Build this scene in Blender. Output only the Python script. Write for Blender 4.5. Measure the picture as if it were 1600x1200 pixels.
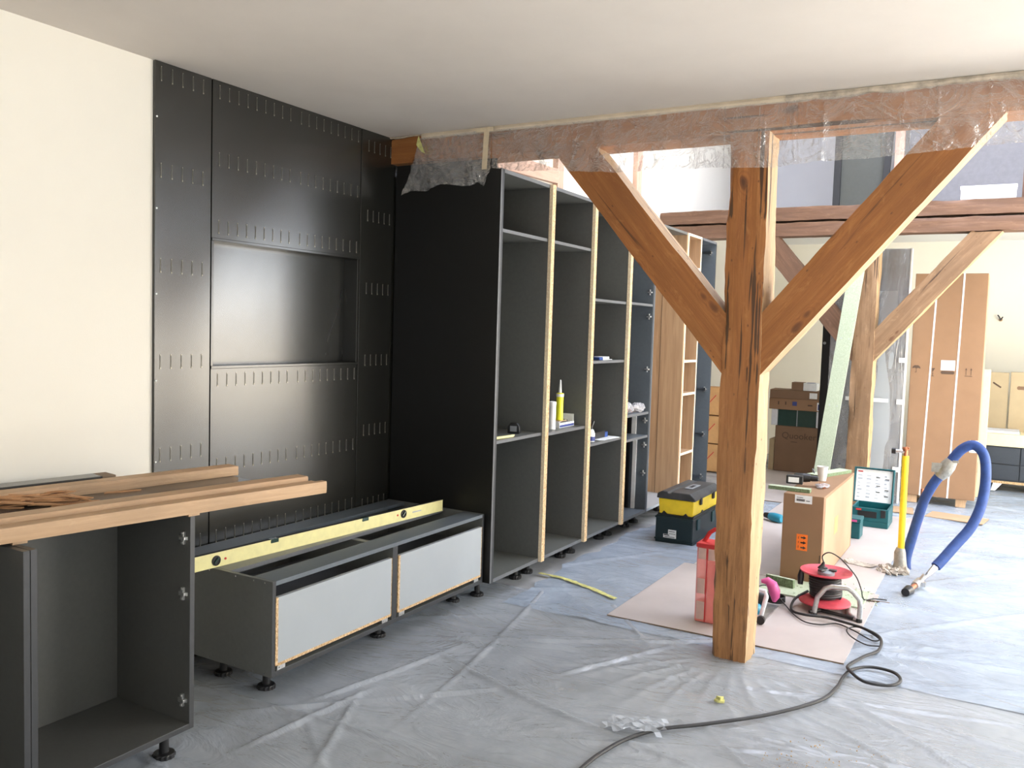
import bpy, math, random
import numpy as np
from mathutils import Vector, Matrix, Euler
from math import pi, sin, cos, radians
for o in list(bpy.data.objects): bpy.data.objects.remove(o)
S = bpy.context.scene
COL = S.collection

# ------------------------------------------------------------ camera
def setup_camera():
    f, yaw, pit, rol = 1346.955, 0.521087, 0.0638603, -0.0303384
    cy, sy = cos(yaw), sin(yaw)
    F = Vector((-sy*cos(pit), cy*cos(pit), -sin(pit)))
    r0 = F.cross(Vector((0, 0, 1))).normalized(); u0 = r0.cross(F)
    r = cos(rol)*r0 - sin(rol)*u0; u = sin(rol)*r0 + cos(rol)*u0
    cam = bpy.data.cameras.new('camera'); co = bpy.data.objects.new('camera', cam); COL.objects.link(co)
    m = Matrix((r, u, -F)).transposed().to_4x4(); m.translation = (0, 0, 1.5)
    co.matrix_world = m
    cam.sensor_width = 36; cam.lens = f*36/1600; cam.clip_start = .05
    S.camera = co
setup_camera()

# ------------------------------------------------------------ world, light, exposure
S.view_settings.view_transform = 'Standard'; S.view_settings.look = 'None'
S.view_settings.exposure = -0.26; S.view_settings.gamma = 1; S.view_settings.use_curve_mapping = False
w = bpy.data.worlds.new('world'); S.world = w; w.use_nodes = True
bg = w.node_tree.nodes['Background']; bg.inputs[0].default_value = (.62, .78, 1, 1); bg.inputs[1].default_value = 1.5

def area(name, loc, direction, sx, sy, power, col):
    l = bpy.data.lights.new(name, 'AREA'); l.shape = 'RECTANGLE'; l.size = sx; l.size_y = sy
    l.energy = power; l.color = col
    o = bpy.data.objects.new(name, l); COL.objects.link(o); o.location = loc
    o.rotation_euler = Vector(direction).to_track_quat('-Z', 'Y').to_euler()
    return o
WARM = (1, .86, .66); COOL = (.60, .78, 1)
# daylight through the windows of the right wall: sky light falls down cool, ground bounce comes in warm and level
area('daylight_right_near_warm', (2.45, 1.6, 1.25), (-1, .0, .18), 2.6, 1.5, 34, WARM)
area('daylight_right_near_cool', (2.45, 1.6, 1.9), (-1, 0, -.7), 2.6, .8, 30, COOL)
area('daylight_right_mid_warm', (2.45, 6.65, 1.3), (-1, 0, .10), 4.3, 1.9, 350, WARM)
area('daylight_right_mid_cool', (2.45, 6.65, 2.0), (-1, 0, -.7), 4.3, 1.0, 175, COOL)
area('daylight_near_wall', (.2, -2.3, 1.5), (0, 1, -.05), 3.0, 1.6, 40, (1, .93, .84))
area('loft_fill', (-.2, 7.2, 4.5), (0, .25, -1), 3.0, 2.2, 250, (.72, .78, 1))  # added lamp to brighten the loft; the high ceiling has no opening
sun = bpy.data.lights.new('sun', 'SUN'); sun.energy = 90; sun.angle = radians(.6); sun.color = (1, .88, .70)
so = bpy.data.objects.new('sun', sun); COL.objects.link(so)
so.rotation_euler = Vector((-cos(radians(50)), .12, -sin(radians(50)))).to_track_quat('-Z', 'Y').to_euler()

# ------------------------------------------------------------ materials
MAT = {}
class N:
    def __init__(s, name):
        s.m = bpy.data.materials.new(name); s.m.use_nodes = True; s.t = s.m.node_tree
        s.b = s.t.nodes['Principled BSDF']; s.out = s.t.nodes['Material Output']; MAT[name] = s.m
    def n(s, typ, **k):
        q = s.t.nodes.new(typ)
        for a, v in k.items():
            if a.startswith('i_'):
                key = a[2:].replace('_', ' ')
                q.inputs[key].default_value = v
            else: setattr(q, a, v)
        return q
    def l(s, a, b): s.t.links.new(a, b)
    def coord(s, scale=(1, 1, 1), kind='Object'):
        c = s.n('ShaderNodeTexCoord'); mp = s.n('ShaderNodeMapping'); mp.inputs['Scale'].default_value = scale
        s.l(c.outputs[kind], mp.inputs[0]); return mp.outputs[0]
    def noise(s, vec, scale, detail=4, rough=.55, dist=0):
        q = s.n('ShaderNodeTexNoise'); q.inputs['Scale'].default_value = scale; q.inputs['Detail'].default_value = detail
        q.inputs['Roughness'].default_value = rough; q.inputs['Distortion'].default_value = dist
        s.l(vec, q.inputs['Vector']); return q.outputs['Fac']
    def ramp(s, fac, stops):
        q = s.n('ShaderNodeValToRGB'); e = q.color_ramp.elements
        while len(e) < len(stops): e.new(.5)
        for el, (p, c) in zip(e, stops): el.position = p; el.color = (*c, 1) if len(c) == 3 else c
        s.l(fac, q.inputs[0]); return q.outputs[0]
    def mix(s, fac, a, b, mode='MIX'):
        q = s.n('ShaderNodeMix', data_type='RGBA', blend_type=mode)
        for i, v in ((0, fac), (6, a), (7, b)):
            if hasattr(v, 'is_output'): s.l(v, q.inputs[i])
            elif i == 0: q.inputs[0].default_value = v
            else: q.inputs[i].default_value = (*v, 1)
        return q.outputs[2]
    def bump(s, h, strength=.3, dist=.01):
        q = s.n('ShaderNodeBump'); q.inputs['Strength'].default_value = strength; q.inputs['Distance'].default_value = dist
        s.l(h, q.inputs['Height']); s.l(q.outputs[0], s.b.inputs['Normal']); return q.outputs[0]

def plain(name, col, rough=.5, metal=0, var=.06, scale=30, bump=0, spec=.5, coat=0):
    k = N(name); v = k.coord(); f = k.noise(v, scale)
    a = tuple(max(0, c*(1-var)) for c in col); b = tuple(min(1, c*(1+var)) for c in col)
    k.l(k.ramp(f, [(.3, a), (.7, b)]), k.b.inputs['Base Color'])
    k.b.inputs['Roughness'].default_value = rough; k.b.inputs['Metallic'].default_value = metal
    k.b.inputs['Specular IOR Level'].default_value = spec
    if coat: k.b.inputs['Coat Weight'].default_value = coat
    if bump: k.bump(f, bump, .002)
    return k.m

def old_wood(name, c0, c1, c2, knots=True, foot=None):
    k = N(name)
    v = k.coord((1, 1, .09)); n1 = k.noise(v, 14, 6, .6, 1.2); n2 = k.noise(k.coord((1, 1, .03)), 90, 4, .7, .4)
    n3 = k.noise(k.coord((1, 1, .5)), 3.2, 4, .6)
    base = k.ramp(n1, [(.28, c0), (.5, c1), (.74, c2)])
    base = k.mix(k.ramp(n2, [(.42, (0, 0, 0)), (.62, (1, 1, 1))]), k.mix(.55, base, c0), base)
    base = k.mix(k.ramp(n3, [(.35, (.75, .75, .75)), (.62, (0, 0, 0))]), base, tuple(x*.6 for x in c1))
    n4 = k.noise(k.coord((1, 1, .25)), 22, 6, .75, .8)
    base = k.mix(k.ramp(n4, [(.55, (0, 0, 0)), (.72, (.55, .55, .55))]), base, c2)
    h = n2
    # drying cracks: long thin dark lines
    vc = k.coord((1, 1, .028)); cr = k.noise(vc, 26, 2, .4, .2)
    crk = k.ramp(cr, [(.325, (.9, .9, .9)), (.352, (0, 0, 0))])
    if knots:
        base = k.mix(crk, base, (.035, .016, .006))
        q = k.n('ShaderNodeTexVoronoi'); q.inputs['Scale'].default_value = 6.5; q.inputs['Randomness'].default_value = 1
        wv = k.n('ShaderNodeVectorMath', operation='ADD'); wn = k.n('ShaderNodeTexNoise'); wn.inputs['Scale'].default_value = 9
        wc = k.coord((1, 1, .55)); k.l(wc, wn.inputs['Vector']); sc = k.n('ShaderNodeVectorMath', operation='SCALE'); sc.inputs[3].default_value = .06
        k.l(wn.outputs['Color'], sc.inputs[0]); k.l(wc, wv.inputs[0]); k.l(sc.outputs[0], wv.inputs[1]); k.l(wv.outputs[0], q.inputs['Vector'])
        rg = k.n('ShaderNodeMath', operation='SINE'); ml = k.n('ShaderNodeMath', operation='MULTIPLY'); ml.inputs[1].default_value = 75
        k.l(q.outputs['Distance'], ml.inputs[0]); k.l(ml.outputs[0], rg.inputs[0])
        near = k.ramp(q.outputs['Distance'], [(.16, (.55, .55, .55)), (.42, (0, 0, 0))])
        rm = k.mix(1.0, near, k.ramp(rg.outputs[0], [(.2, (0, 0, 0)), (.9, (1, 1, 1))]), 'MULTIPLY')
        base = k.mix(rm, base, c0)
        kn = k.ramp(q.outputs['Distance'], [(.06, (1, 1, 1)), (.11, (.6, .6, .6)), (.15, (0, 0, 0))])
        base = k.mix(kn, base, (.10, .035, .012))
        q2 = k.n('ShaderNodeTexVoronoi'); q2.inputs['Scale'].default_value = 24
        k.l(k.coord((1, 1, .55)), q2.inputs['Vector'])
        k2 = k.ramp(q2.outputs['Distance'], [(.05, (.8, .8, .8)), (.11, (0, 0, 0))])
        base = k.mix(k2, base, (.12, .05, .018))
    if foot:                                  # the lower half of the post is worn paler
        sp = k.n('ShaderNodeSeparateXYZ'); k.l(k.coord(), sp.inputs[0])
        mr = k.n('ShaderNodeMapRange'); mr.inputs[1].default_value = .5; mr.inputs[2].default_value = 1.6; mr.inputs[3].default_value = .62; mr.inputs[4].default_value = 0
        k.l(sp.outputs['Z'], mr.inputs[0])
        fine = k.noise(k.coord((1, 1, .06)), 60, 6, .7); base2 = k.mix(k.ramp(fine, [(.42, (1, 1, 1)), (.58, (0, 0, 0))]), foot, tuple(x*.55 for x in foot))
        base = k.mix(mr.outputs[0], base, base2)
        ck = k.ramp(k.noise(k.coord((1, 1, .03)), 34, 3, .5, .3), [(.37, (.9, .9, .9)), (.40, (0, 0, 0))]); base = k.mix(ck, base, (.05, .025, .01))
    k.l(base, k.b.inputs['Base Color']); k.b.inputs['Roughness'].default_value = .62
    k.bump(h, .45, .004)
    return k.m
old_wood('beam_wood', (.25, .085, .020), (.41, .155, .038), (.52, .235, .075))
old_wood('post_wood', (.25, .085, .020), (.41, .155, .038), (.52, .235, .075), True, (.41, .215, .088))
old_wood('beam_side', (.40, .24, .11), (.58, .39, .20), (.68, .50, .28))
old_wood('beam_wood_pale', (.17, .09, .042), (.29, .17, .088), (.40, .26, .15))
old_wood('beam_wood_grey', (.10, .05, .028), (.20, .105, .06), (.29, .165, .10), False)
old_wood('stud_wood', (.55, .33, .24), (.68, .44, .33), (.76, .54, .42), False)
old_wood('batten_wood', (.46, .29, .165), (.56, .37, .215), (.64, .44, .27), False)

def oak(name, a, b):
    k = N(name); n1 = k.noise(k.coord((1, 1, .05)), 40, 5, .6, .5)
    k.l(k.ramp(n1, [(.3, a), (.7, b)]), k.b.inputs['Base Color']); k.b.inputs['Roughness'].default_value = .45
oak('oak', (.40, .25, .14), (.55, .37, .22))

def chip(name, a, b):
    k = N(name); q = k.n('ShaderNodeTexVoronoi'); q.inputs['Scale'].default_value = 260
    k.l(k.coord((1, 1, .5)), q.inputs['Vector'])
    c = k.n('ShaderNodeSeparateColor'); k.l(q.outputs['Color'], c.inputs[0])
    k.l(k.ramp(c.outputs[0], [(.1, a), (.9, b)]), k.b.inputs['Base Color']); k.b.inputs['Roughness'].default_value = .8
chip('chipboard', (.38, .23, .10), (.72, .52, .30))
chip('pale_edge', (.78, .62, .40), (.92, .80, .58))
chip('green_board', (.36, .42, .30), (.45, .51, .38))
chip('green_board_edge', (.12, .17, .09), (.2, .27, .15))

def graphite(name, a, rough, spec=.5, vert=False):
    k = N(name); n1 = k.noise(k.coord((1, 1, .06) if vert else (1, 1, 1)), 220 if vert else 60, 4, .6)
    n2 = k.noise(k.coord(), 1.3, 4, .6, .6)
    k.l(k.ramp(n1, [(.3, tuple(x*.93 for x in a)), (.7, tuple(x*1.05 for x in a))]), k.b.inputs['Base Color'])
    r = k.n('ShaderNodeMapRange'); r.inputs[3].default_value = rough*.8; r.inputs[4].default_value = rough*1.25
    k.l(n2, r.inputs[0]); k.l(r.outputs[0], k.b.inputs['Roughness'])
    k.b.inputs['Specular IOR Level'].default_value = spec
    if vert: k.bump(n1, .25, .001)
graphite('panel_dark', (.012, .012, .0095), .25, 1.0)
graphite('panel_niche', (.016, .016, .013), .26, 1.0)
graphite('panel_edge', (.022, .022, .02), .4)
graphite('cab_grey', (.125, .13, .122), .42, .5)
graphite('cab_grey_blue', (.11, .13, .148), .42, .5)
graphite('cab_edge', (.12, .125, .13), .38, .5)
graphite('edge_dark', (.035, .037, .04), .4, .5)
graphite('cab_base', (.075, .076, .070), .42, .5)
graphite('cab_black', (.008, .008, .0075), .42, .35, True)
graphite('worktop_dark', (.05, .05, .048), .22, .6)
plain('drawer_grey', (.36, .39, .41), .4, 0, .03, 4)
plain('slot_metal', (.30, .28, .23), .35, .6)
plain('steel', (.62, .62, .62), .25, 1)
plain('aluminium', (.55, .55, .54), .35, .9, .15, 60)
plain('brass', (.45, .30, .16), .35, .9)
plain('copper', (.55, .22, .12), .35, .8)
plain('black_plastic', (.012, .012, .013), .4)
plain('dark_plastic', (.045, .047, .05), .45, 0, .3, 12)
plain('grey_plastic', (.25, .27, .29), .5)
plain('white_plastic', (.82, .83, .82), .45)
plain('paper', (.80, .82, .82), .7)
plain('print_black', (.02, .02, .02), .7)
plain('print_grey', (.42, .45, .5), .7)
plain('print_brown', (.09, .055, .035), .8)
plain('print_red', (.55, .03, .03), .6)
plain('print_blue', (.03, .05, .22), .5)
plain('yellow_paint', (.85, .62, .02), .4, 0, .12, 9)
plain('yellow_cart', (.85, .85, .03), .4)
plain('level_yellow', (.80, .74, .36), .35)
plain('pipe_yellow', (.9, .66, .02), .4)
plain('tape_yellow', (.62, .60, .22), .6, 0, .3, 40)
plain('tape_masking', (.66, .55, .38), .7, 0, .15, 30)
plain('foam_strip', (.66, .56, .42), .8, 0, .12, 8, .1)
plain('plaster_ragged', (.50, .43, .34), .9, 0, .35, 22, .4)
plain('green_tool', (.008, .055, .065), .45)
plain('green_box', (.004, .018, .022), .45)
plain('teal', (.002, .085, .10), .4)
plain('tool_blue', (.02, .25, .38), .4)
plain('reel_red', (.55, .06, .085), .45, 0, .2, 20)
plain('cable_black', (.018, .018, .018), .5)
plain('hose_blue', (.015, .05, .20), .65, 0, .2, 30, .3)
plain('duct_tape', (.32, .31, .28), .35, .4, .25, 40, .5)
plain('pink', (.62, .10, .30), .4)
plain('cardboard', (.27, .155, .083), .75, 0, .06, 5)
plain('cardboard_light', (.40, .275, .17), .75, 0, .06, 5)
plain('cardboard_dark', (.20, .12, .07), .8, 0, .06, 5)
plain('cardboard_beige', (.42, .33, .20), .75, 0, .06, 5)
plain('cardboard_orange', (.60, .34, .14), .75, 0, .1, 8)
plain('cream_board', (.78, .66, .42), .6)
plain('sticker_orange', (.95, .20, .02), .5)
plain('hardboard', (.46, .415, .40), .5, 0, .10, 2.2)
plain('hardboard_edge', (.20, .14, .09), .8)
plain('shim', (.46, .24, .11), .75, 0, .25, 14)
plain('glass_green', (.03, .06, .05), .15)
plain('foam_white', (.62, .64, .68), .7)
plain('blue_grey', (.13, .15, .20), .5)
plain('slate_drawer', (.035, .043, .055), .4)
plain('loft_grey', (.06, .063, .052), .5)
plain('shadow_wall', (.20, .195, .20), .8)  # dark grey carries the shade on the loft wall
plain('mud', (.42, .38, .33), .8, 0, .5, 60, .8)
plain('bin_pink', (.62, .42, .36), .5)
plain('sawdust', (.45, .30, .15), .9, 0, .3, 60)
plain('frame_white', (.8, .8, .78), .4)
def wall_mat(name, col, var=.03):
    k = N(name); v = k.coord(); f = k.noise(v, 1.1, 5, .6); g = k.noise(v, 160, 3)
    a = tuple(c*(1-var) for c in col); b = tuple(min(1, c*(1+var)) for c in col)
    k.l(k.ramp(f, [(.3, a), (.7, b)]), k.b.inputs['Base Color']); k.b.inputs['Roughness'].default_value = .9
    k.bump(g, .12, .002)
wall_mat('wall_cream', (.80, .76, .67)); wall_mat('wall_white', (.80, .80, .78)); wall_mat('ceiling_plaster', (.64, .59, .54), .06)
wall_mat('far_cream', (.80, .76, .64)); wall_mat('wall_lavender', (.74, .75, .80))  # lavender tint stands in for sky light on the white upper wall

def floor_mat():
    k = N('concrete'); v = k.coord(); f = k.noise(v, .9, 8, .62, .5); g = k.noise(v, 9, 6, .6)
    c = k.ramp(f, [(.36, (.09, .09, .09)), (.46, (.25, .255, .26)), (.66, (.40, .41, .42))])
    c = k.mix(k.ramp(g, [(.45, (0, 0, 0)), (.75, (.5, .5, .5))]), c, (.5, .5, .5))
    k.l(c, k.b.inputs['Base Color']); k.b.inputs['Roughness'].default_value = .75; k.bump(g, .2, .004)
floor_mat()
def film_mat(name, tint, opac, rough, bscale, bstr, bd=.004, crease=0, aniso=(1, 1, 1), gloss=0):
    k = N(name); tr = k.n('ShaderNodeBsdfTransparent'); mx = k.n('ShaderNodeMixShader')
    k.b.inputs['Base Color'].default_value = (*tint, 1); k.b.inputs['Roughness'].default_value = rough
    k.b.inputs['Specular IOR Level'].default_value = .9
    f = k.noise(k.coord(aniso), bscale, 5, .6, 1.5); q = k.ramp(f, [(.40, (0, 0, 0)), (.5, (1, 1, 1)), (.6, (0, 0, 0))])
    bn = k.bump(q, bstr, bd)
    mr = k.n('ShaderNodeMapRange'); mr.inputs[1].default_value = .3; mr.inputs[2].default_value = .7; mr.inputs[3].default_value = opac*.78; mr.inputs[4].default_value = min(1, opac*1.35)
    k.l(k.noise(k.coord(), 2.4, 5, .6), mr.inputs[0])
    ad = k.n('ShaderNodeMath', operation='MULTIPLY_ADD', use_clamp=True); k.l(q, ad.inputs[0]); ad.inputs[1].default_value = crease; k.l(mr.outputs[0], ad.inputs[2]); k.l(ad.outputs[0], mx.inputs[0])
    k.l(tr.outputs[0], mx.inputs[1]); k.l(k.b.outputs[0], mx.inputs[2])
    if gloss:
        g = k.n('ShaderNodeBsdfGlossy'); g.inputs['Roughness'].default_value = rough; g.inputs['Color'].default_value = (1, 1, 1, 1); k.l(bn, g.inputs['Normal'])
        fr = k.n('ShaderNodeFresnel'); fr.inputs[0].default_value = 1.5; k.l(bn, fr.inputs['Normal'])
        mm = k.n('ShaderNodeMath', operation='MULTIPLY', use_clamp=True); mm.inputs[1].default_value = gloss; k.l(fr.outputs[0], mm.inputs[0])
        m2 = k.n('ShaderNodeMixShader'); k.l(mm.outputs[0], m2.inputs[0]); k.l(mx.outputs[0], m2.inputs[1]); k.l(g.outputs[0], m2.inputs[2]); k.l(m2.outputs[0], k.out.inputs[0])
    else: k.l(mx.outputs[0], k.out.inputs[0])
film_mat('floor_film', (.52, .565, .62), .52, .24, 1.6, .6, .006, aniso=(1, 2.4, 1)); film_mat('floor_film_blue', (.45, .53, .64), .62, .24, 1.6, .6, .006, aniso=(1, 2.4, 1))  # blue in the film tints stands in for sky light on the floor
film_mat('beam_film', (.9, .88, .86), .13, .12, 8, .7, .006, .05, gloss=.62)
film_mat('bag_film', (.80, .80, .84), .45, .15, 40, .7, .004, gloss=.6)
film_mat('wrap_film', (.60, .62, .64), .35, .16, 2.0, .5, .006, aniso=(3, 1, .4), gloss=1.4)
film_mat('red_clear', (.95, .30, .25), .6, .25, 8, .1)
film_mat('window_glass', (.9, .95, 1), .06, .02, 1, 0)

# ------------------------------------------------------------ mesh building
class MB:
    def __init__(s): s.v = []; s.f = []; s.mi = []
    def add(s, vs, fs, mat=None, mi=0):
        b = len(s.v)
        if mat is not None: vs = [mat @ Vector(p) for p in vs]
        s.v += [tuple(p) for p in vs]; s.f += [tuple(i+b for i in q) for q in fs]; s.mi += [mi]*len(fs); return s
    def box(s, x0, x1, y0, y1, z0, z1, mat=None, mi=0):
        vs = [(x, y, z) for z in (z0, z1) for y in (y0, y1) for x in (x0, x1)]
        return s.add(vs, [(0, 2, 3, 1), (4, 5, 7, 6), (0, 1, 5, 4), (2, 6, 7, 3), (0, 4, 6, 2), (1, 3, 7, 5)], mat, mi)
    def cyl(s, p0, p1, r0, r1=None, n=12, mi=0):
        p0 = Vector(p0); p1 = Vector(p1); r1 = r0 if r1 is None else r1
        return s.tube([p0, p1], [r0, r1], n, mi)
    def tube(s, pts, r, n=8, mi=0, closed=False):
        pts = [Vector(p) for p in pts]; K = len(pts)
        rs = r if isinstance(r, (list, tuple)) else [r]*K
        vs = []; up = Vector((0, 0, 1)); prev = None
        for i, p in enumerate(pts):
            d = (pts[min(i+1, K-1)] - pts[max(i-1, 0)]).normalized()
            if prev is None:
                a = d.cross(up);
                if a.length < 1e-3: a = d.cross(Vector((1, 0, 0)))
            else: a = prev - d*prev.dot(d)
            a.normalize(); prev = a; b = d.cross(a)
            for j in range(n):
                t = 2*pi*j/n; vs.append(p + (a*cos(t) + b*sin(t))*rs[i])
        fs = [(i*n+j, i*n+(j+1) % n, (i+1)*n+(j+1) % n, (i+1)*n+j) for i in range(K-1) for j in range(n)]
        fs += [tuple(range(n-1, -1, -1)), tuple((K-1)*n+j for j in range(n))]
        return s.add(vs, fs, None, mi)
    def lathe(s, prof, c=(0, 0, 0), n=24, mat=None, mi=0):
        vs = [(c[0]+r*cos(2*pi*j/n), c[1]+r*sin(2*pi*j/n), c[2]+z) for r, z in prof for j in range(n)]
        K = len(prof)
        fs = [(i*n+j, i*n+(j+1) % n, (i+1)*n+(j+1) % n, (i+1)*n+j) for i in range(K-1) for j in range(n)]
        fs += [tuple(range(n-1, -1, -1)), tuple((K-1)*n+j for j in range(n))]
        return s.add(vs, fs, mat, mi)
    def prism(s, poly, a0, a1, axis='y', mat=None, mi=0):
        n = len(poly)
        def P(p, a):
            return {'x': (a, p[0], p[1]), 'y': (p[0], a, p[1]), 'z': (p[0], p[1], a)}[axis]
        vs = [P(p, a0) for p in poly] + [P(p, a1) for p in poly]
        fs = [tuple(range(n)), tuple(range(2*n-1, n-1, -1))] + [(i, (i+1) % n, n+(i+1) % n, n+i) for i in range(n)]
        return s.add(vs, fs, mat, mi)

def props(o, label=None, cat=None, group=None, kind=None):
    if label: o['label'] = label
    if cat: o['category'] = cat
    if group: o['group'] = group
    if kind: o['kind'] = kind
    return o
def wmat(o):
    m = o.matrix_basis.copy()
    while o.parent: o = o.parent; m = o.matrix_basis @ m
    return m
def build(name, mb, mats, parent=None, origin=None, bevel=0, smooth=False, label=None, cat=None, group=None, kind=None, seg=2, local=False):
    """links the collected shape as one mesh; coordinates are world unless local"""
    me = bpy.data.meshes.new(name)
    if local: M = Matrix.Identity(4); place = None
    else:
        if origin is None:
            a = np.array(mb.v); lo = a.min(0); hi = a.max(0); origin = ((lo[0]+hi[0])/2, (lo[1]+hi[1])/2, lo[2])
        place = Matrix.Translation(origin); M = place.inverted()
        if parent: place = wmat(parent).inverted() @ place; M = (wmat(parent) @ place).inverted()
    me.from_pydata([tuple(M @ Vector(p)) for p in mb.v], [], mb.f)
    if isinstance(mats, str): mats = [mats]
    for x in mats: me.materials.append(MAT[x])
    for p, i in zip(me.polygons, mb.mi): p.material_index = i
    import bmesh
    b = bmesh.new(); b.from_mesh(me); bmesh.ops.recalc_face_normals(b, faces=b.faces); b.to_mesh(me); b.free()
    if smooth:
        me.polygons.foreach_set('use_smooth', [True]*len(me.polygons))
        try: me.set_sharp_from_angle(angle=radians(40))
        except Exception: pass
    o = bpy.data.objects.new(name, me); COL.objects.link(o)
    if parent: o.parent = parent
    if place is not None: o.matrix_basis = place
    if bevel:
        md = o.modifiers.new('bevel', 'BEVEL'); md.width = bevel; md.segments = seg; md.limit_method = 'ANGLE'
    return props(o, label, cat, group, kind)
def thing(name, label, cat, loc=(0, 0, 0), rot=(0, 0, 0), group=None):
    o = bpy.data.objects.new(name, None); COL.objects.link(o); o.location = loc; o.rotation_euler = rot
    o.empty_display_size = .1
    return props(o, label, cat, group)
def bx(*a, mat=None): return MB().box(*a, mat=mat)
def bxe(*a):                              # board whose front (+X) edge has the second material
    m = MB().box(*a); m.mi[5] = 1; return m
def copy_at(o, loc, parent=None, keep=True):
    c = o.copy(); COL.objects.link(c)
    if parent is not None: c.parent = parent
    c.location = loc
    for ch in list(o.children):
        d = ch.copy(); COL.objects.link(d); d.parent = c
    return c
def rel(parent, p): return wmat(parent).inverted() @ Vector(p)

def vnoise(x, y, seed=0):
    """smooth value noise on arrays"""
    def h(i, j):
        n = (i*374761393 + j*668265263 + seed*974711) & 0x7fffffff
        n = ((n ^ (n >> 13))*1274126177) & 0x7fffffff
        return (n ^ (n >> 16)) % 65536/65536.
    xi = np.floor(x).astype(np.int64); yi = np.floor(y).astype(np.int64); fx = x-xi; fy = y-yi
    fx = fx*fx*(3-2*fx); fy = fy*fy*(3-2*fy)
    return (h(xi, yi)*(1-fx)+h(xi+1, yi)*fx)*(1-fy)+(h(xi, yi+1)*(1-fx)+h(xi+1, yi+1)*fx)*fy
def grid_faces(nx, ny): return [(j*nx+i, j*nx+i+1, (j+1)*nx+i+1, (j+1)*nx+i) for j in range(ny-1) for i in range(nx-1)]

# timber with its grain along local Z; placed by start point, end point and the direction its front faces
def timber(name, p0, p1, front, width, depth, mat, parent=None, seed=0, rough=.004, wane=.012, label=None, cut0=None, cut1=None, taper=None, group=None, kind=None, cat=None, side=None):
    p0 = Vector(p0); p1 = Vector(p1); z = (p1-p0).normalized(); L = (p1-p0).length
    y = -(Vector(front) - z*Vector(front).dot(z)).normalized(); x = y.cross(z)
    n = max(4, int(L/.05)); rnd = random.Random(seed)
    prof = []                                       # (u, v) outline of the section, u across, v depth (0 front)
    K = 7
    for a in range(K): prof.append((-.5+a/(K-1), 0, 'f'))
    for a in range(1, 5): prof.append((.5, a/5, 's'))
    for a in range(K): prof.append((.5-a/(K-1), 1, 'b'))
    for a in range(1, 5): prof.append((-.5, 1-a/5, 's'))
    P = len(prof); vs = []
    ph = [rnd.random()*100 for _ in range(P)]
    cor = {0, K-1, K+4, 2*K+3}
    for i in range(n+1):
        t = i/n
        wz = 1 if taper is None else taper(t)
        for j, (u, v, k) in enumerate(prof):
            nz = float(vnoise(np.array([t*L*5+ph[j]*.0+j*.35]), np.array([seed+j*.9]), seed)[0])-.5
            nf = float(vnoise(np.array([t*L*17+j]), np.array([j*1.7]), seed+3)[0])-.5
            px = u*width*wz; py = v*depth
            am = rough*(1.6*nz+nf)
            if k == 'f' : py -= am
            if k == 'b' : py += am
            if k == 's' or j in (0, K-1, K, 2*K-1): px += am*(1 if u > 0 else -1)
            if j in cor or j in (K, 2*K-1):
                c = wane*(.5+1.2*abs(nz))
                px -= c*(1 if u > 0 else -1); py += c*(.5-v)*.6
            zz = t*L
            if i == 0 and cut0: zz += cut0*px
            if i == n and cut1: zz += cut1*px
            vs.append((px, py, zz))
    fs = [(i*P+j, i*P+(j+1) % P, (i+1)*P+(j+1) % P, (i+1)*P+j) for i in range(n) for j in range(P)]
    fs += [tuple(range(P-1, -1, -1)), tuple(n*P+j for j in range(P))]
    mb = MB(); mb.add(vs, fs)
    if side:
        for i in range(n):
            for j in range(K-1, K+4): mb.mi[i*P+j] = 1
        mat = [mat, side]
    o = build(name, mb, mat, parent, local=True, smooth=True, label=label, cat=cat, group=group, kind=kind)
    m = Matrix((x, y, z)).transposed().to_4x4(); m.translation = p0
    o.matrix_basis = (wmat(parent).inverted() @ m) if parent else m
    return o

# ------------------------------------------------------------ the room
XL, XR, YN, YF, ZC = -3.075, 2.55, -2.5, 11.2, 2.545
build('floor', bx(XL-.2, XR+.2, YN-.2, YF+.2, -.12, 0), 'concrete', kind='structure')
build('ceiling', bx(XL-.2, XR+.2, YN-.2, 4.12, ZC, ZC+.25), 'ceiling_plaster', kind='structure')
build('wall_left', bx(XL-.2, XL, YN-.2, YF+.2, 0, 4.8), 'wall_cream', kind='structure')
build('wall_far', MB().box(XL-.2, XR+.2, YF, YF+.2, 0, 2.68).box(XL-.2, XR+.2, YF, YF+.2, 2.68, 4.8, mi=1), ['far_cream', 'wall_lavender'], kind='structure')
build('wall_upper', bx(XL, XR, 3.98, 4.12, ZC+.25, 4.8), 'wall_white', kind='structure')
def wall_with_holes(name, fixed, axis, a0, a1, z1, holes, mat):
    m = MB(); holes = sorted(holes); a = a0
    def seg(s, e, zb, zt):
        if axis == 'x': m.box(fixed, fixed+.2, s, e, zb, zt)
        else: m.box(s, e, fixed-.2, fixed, zb, zt)
    for h0, h1, zb, zt in holes:
        seg(a, h0, 0, z1); seg(h0, h1, 0, zb); seg(h0, h1, zt, z1); a = h1
    seg(a, a1, 0, z1)
    return build(name, m, mat, kind='structure')
RH = [(.2, 3.0, .45, 2.3), (4.4, 8.9, .2, 2.4)]
wr = wall_with_holes('wall_right', XR, 'x', YN-.2, YF+.2, 4.8, RH, 'wall_white')
NH = [(-1.4, 1.8, .6, 2.3)]
wn = wall_with_holes('wall_near', YN, 'y', XL, XR, 4.8, NH, 'wall_white')
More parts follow.
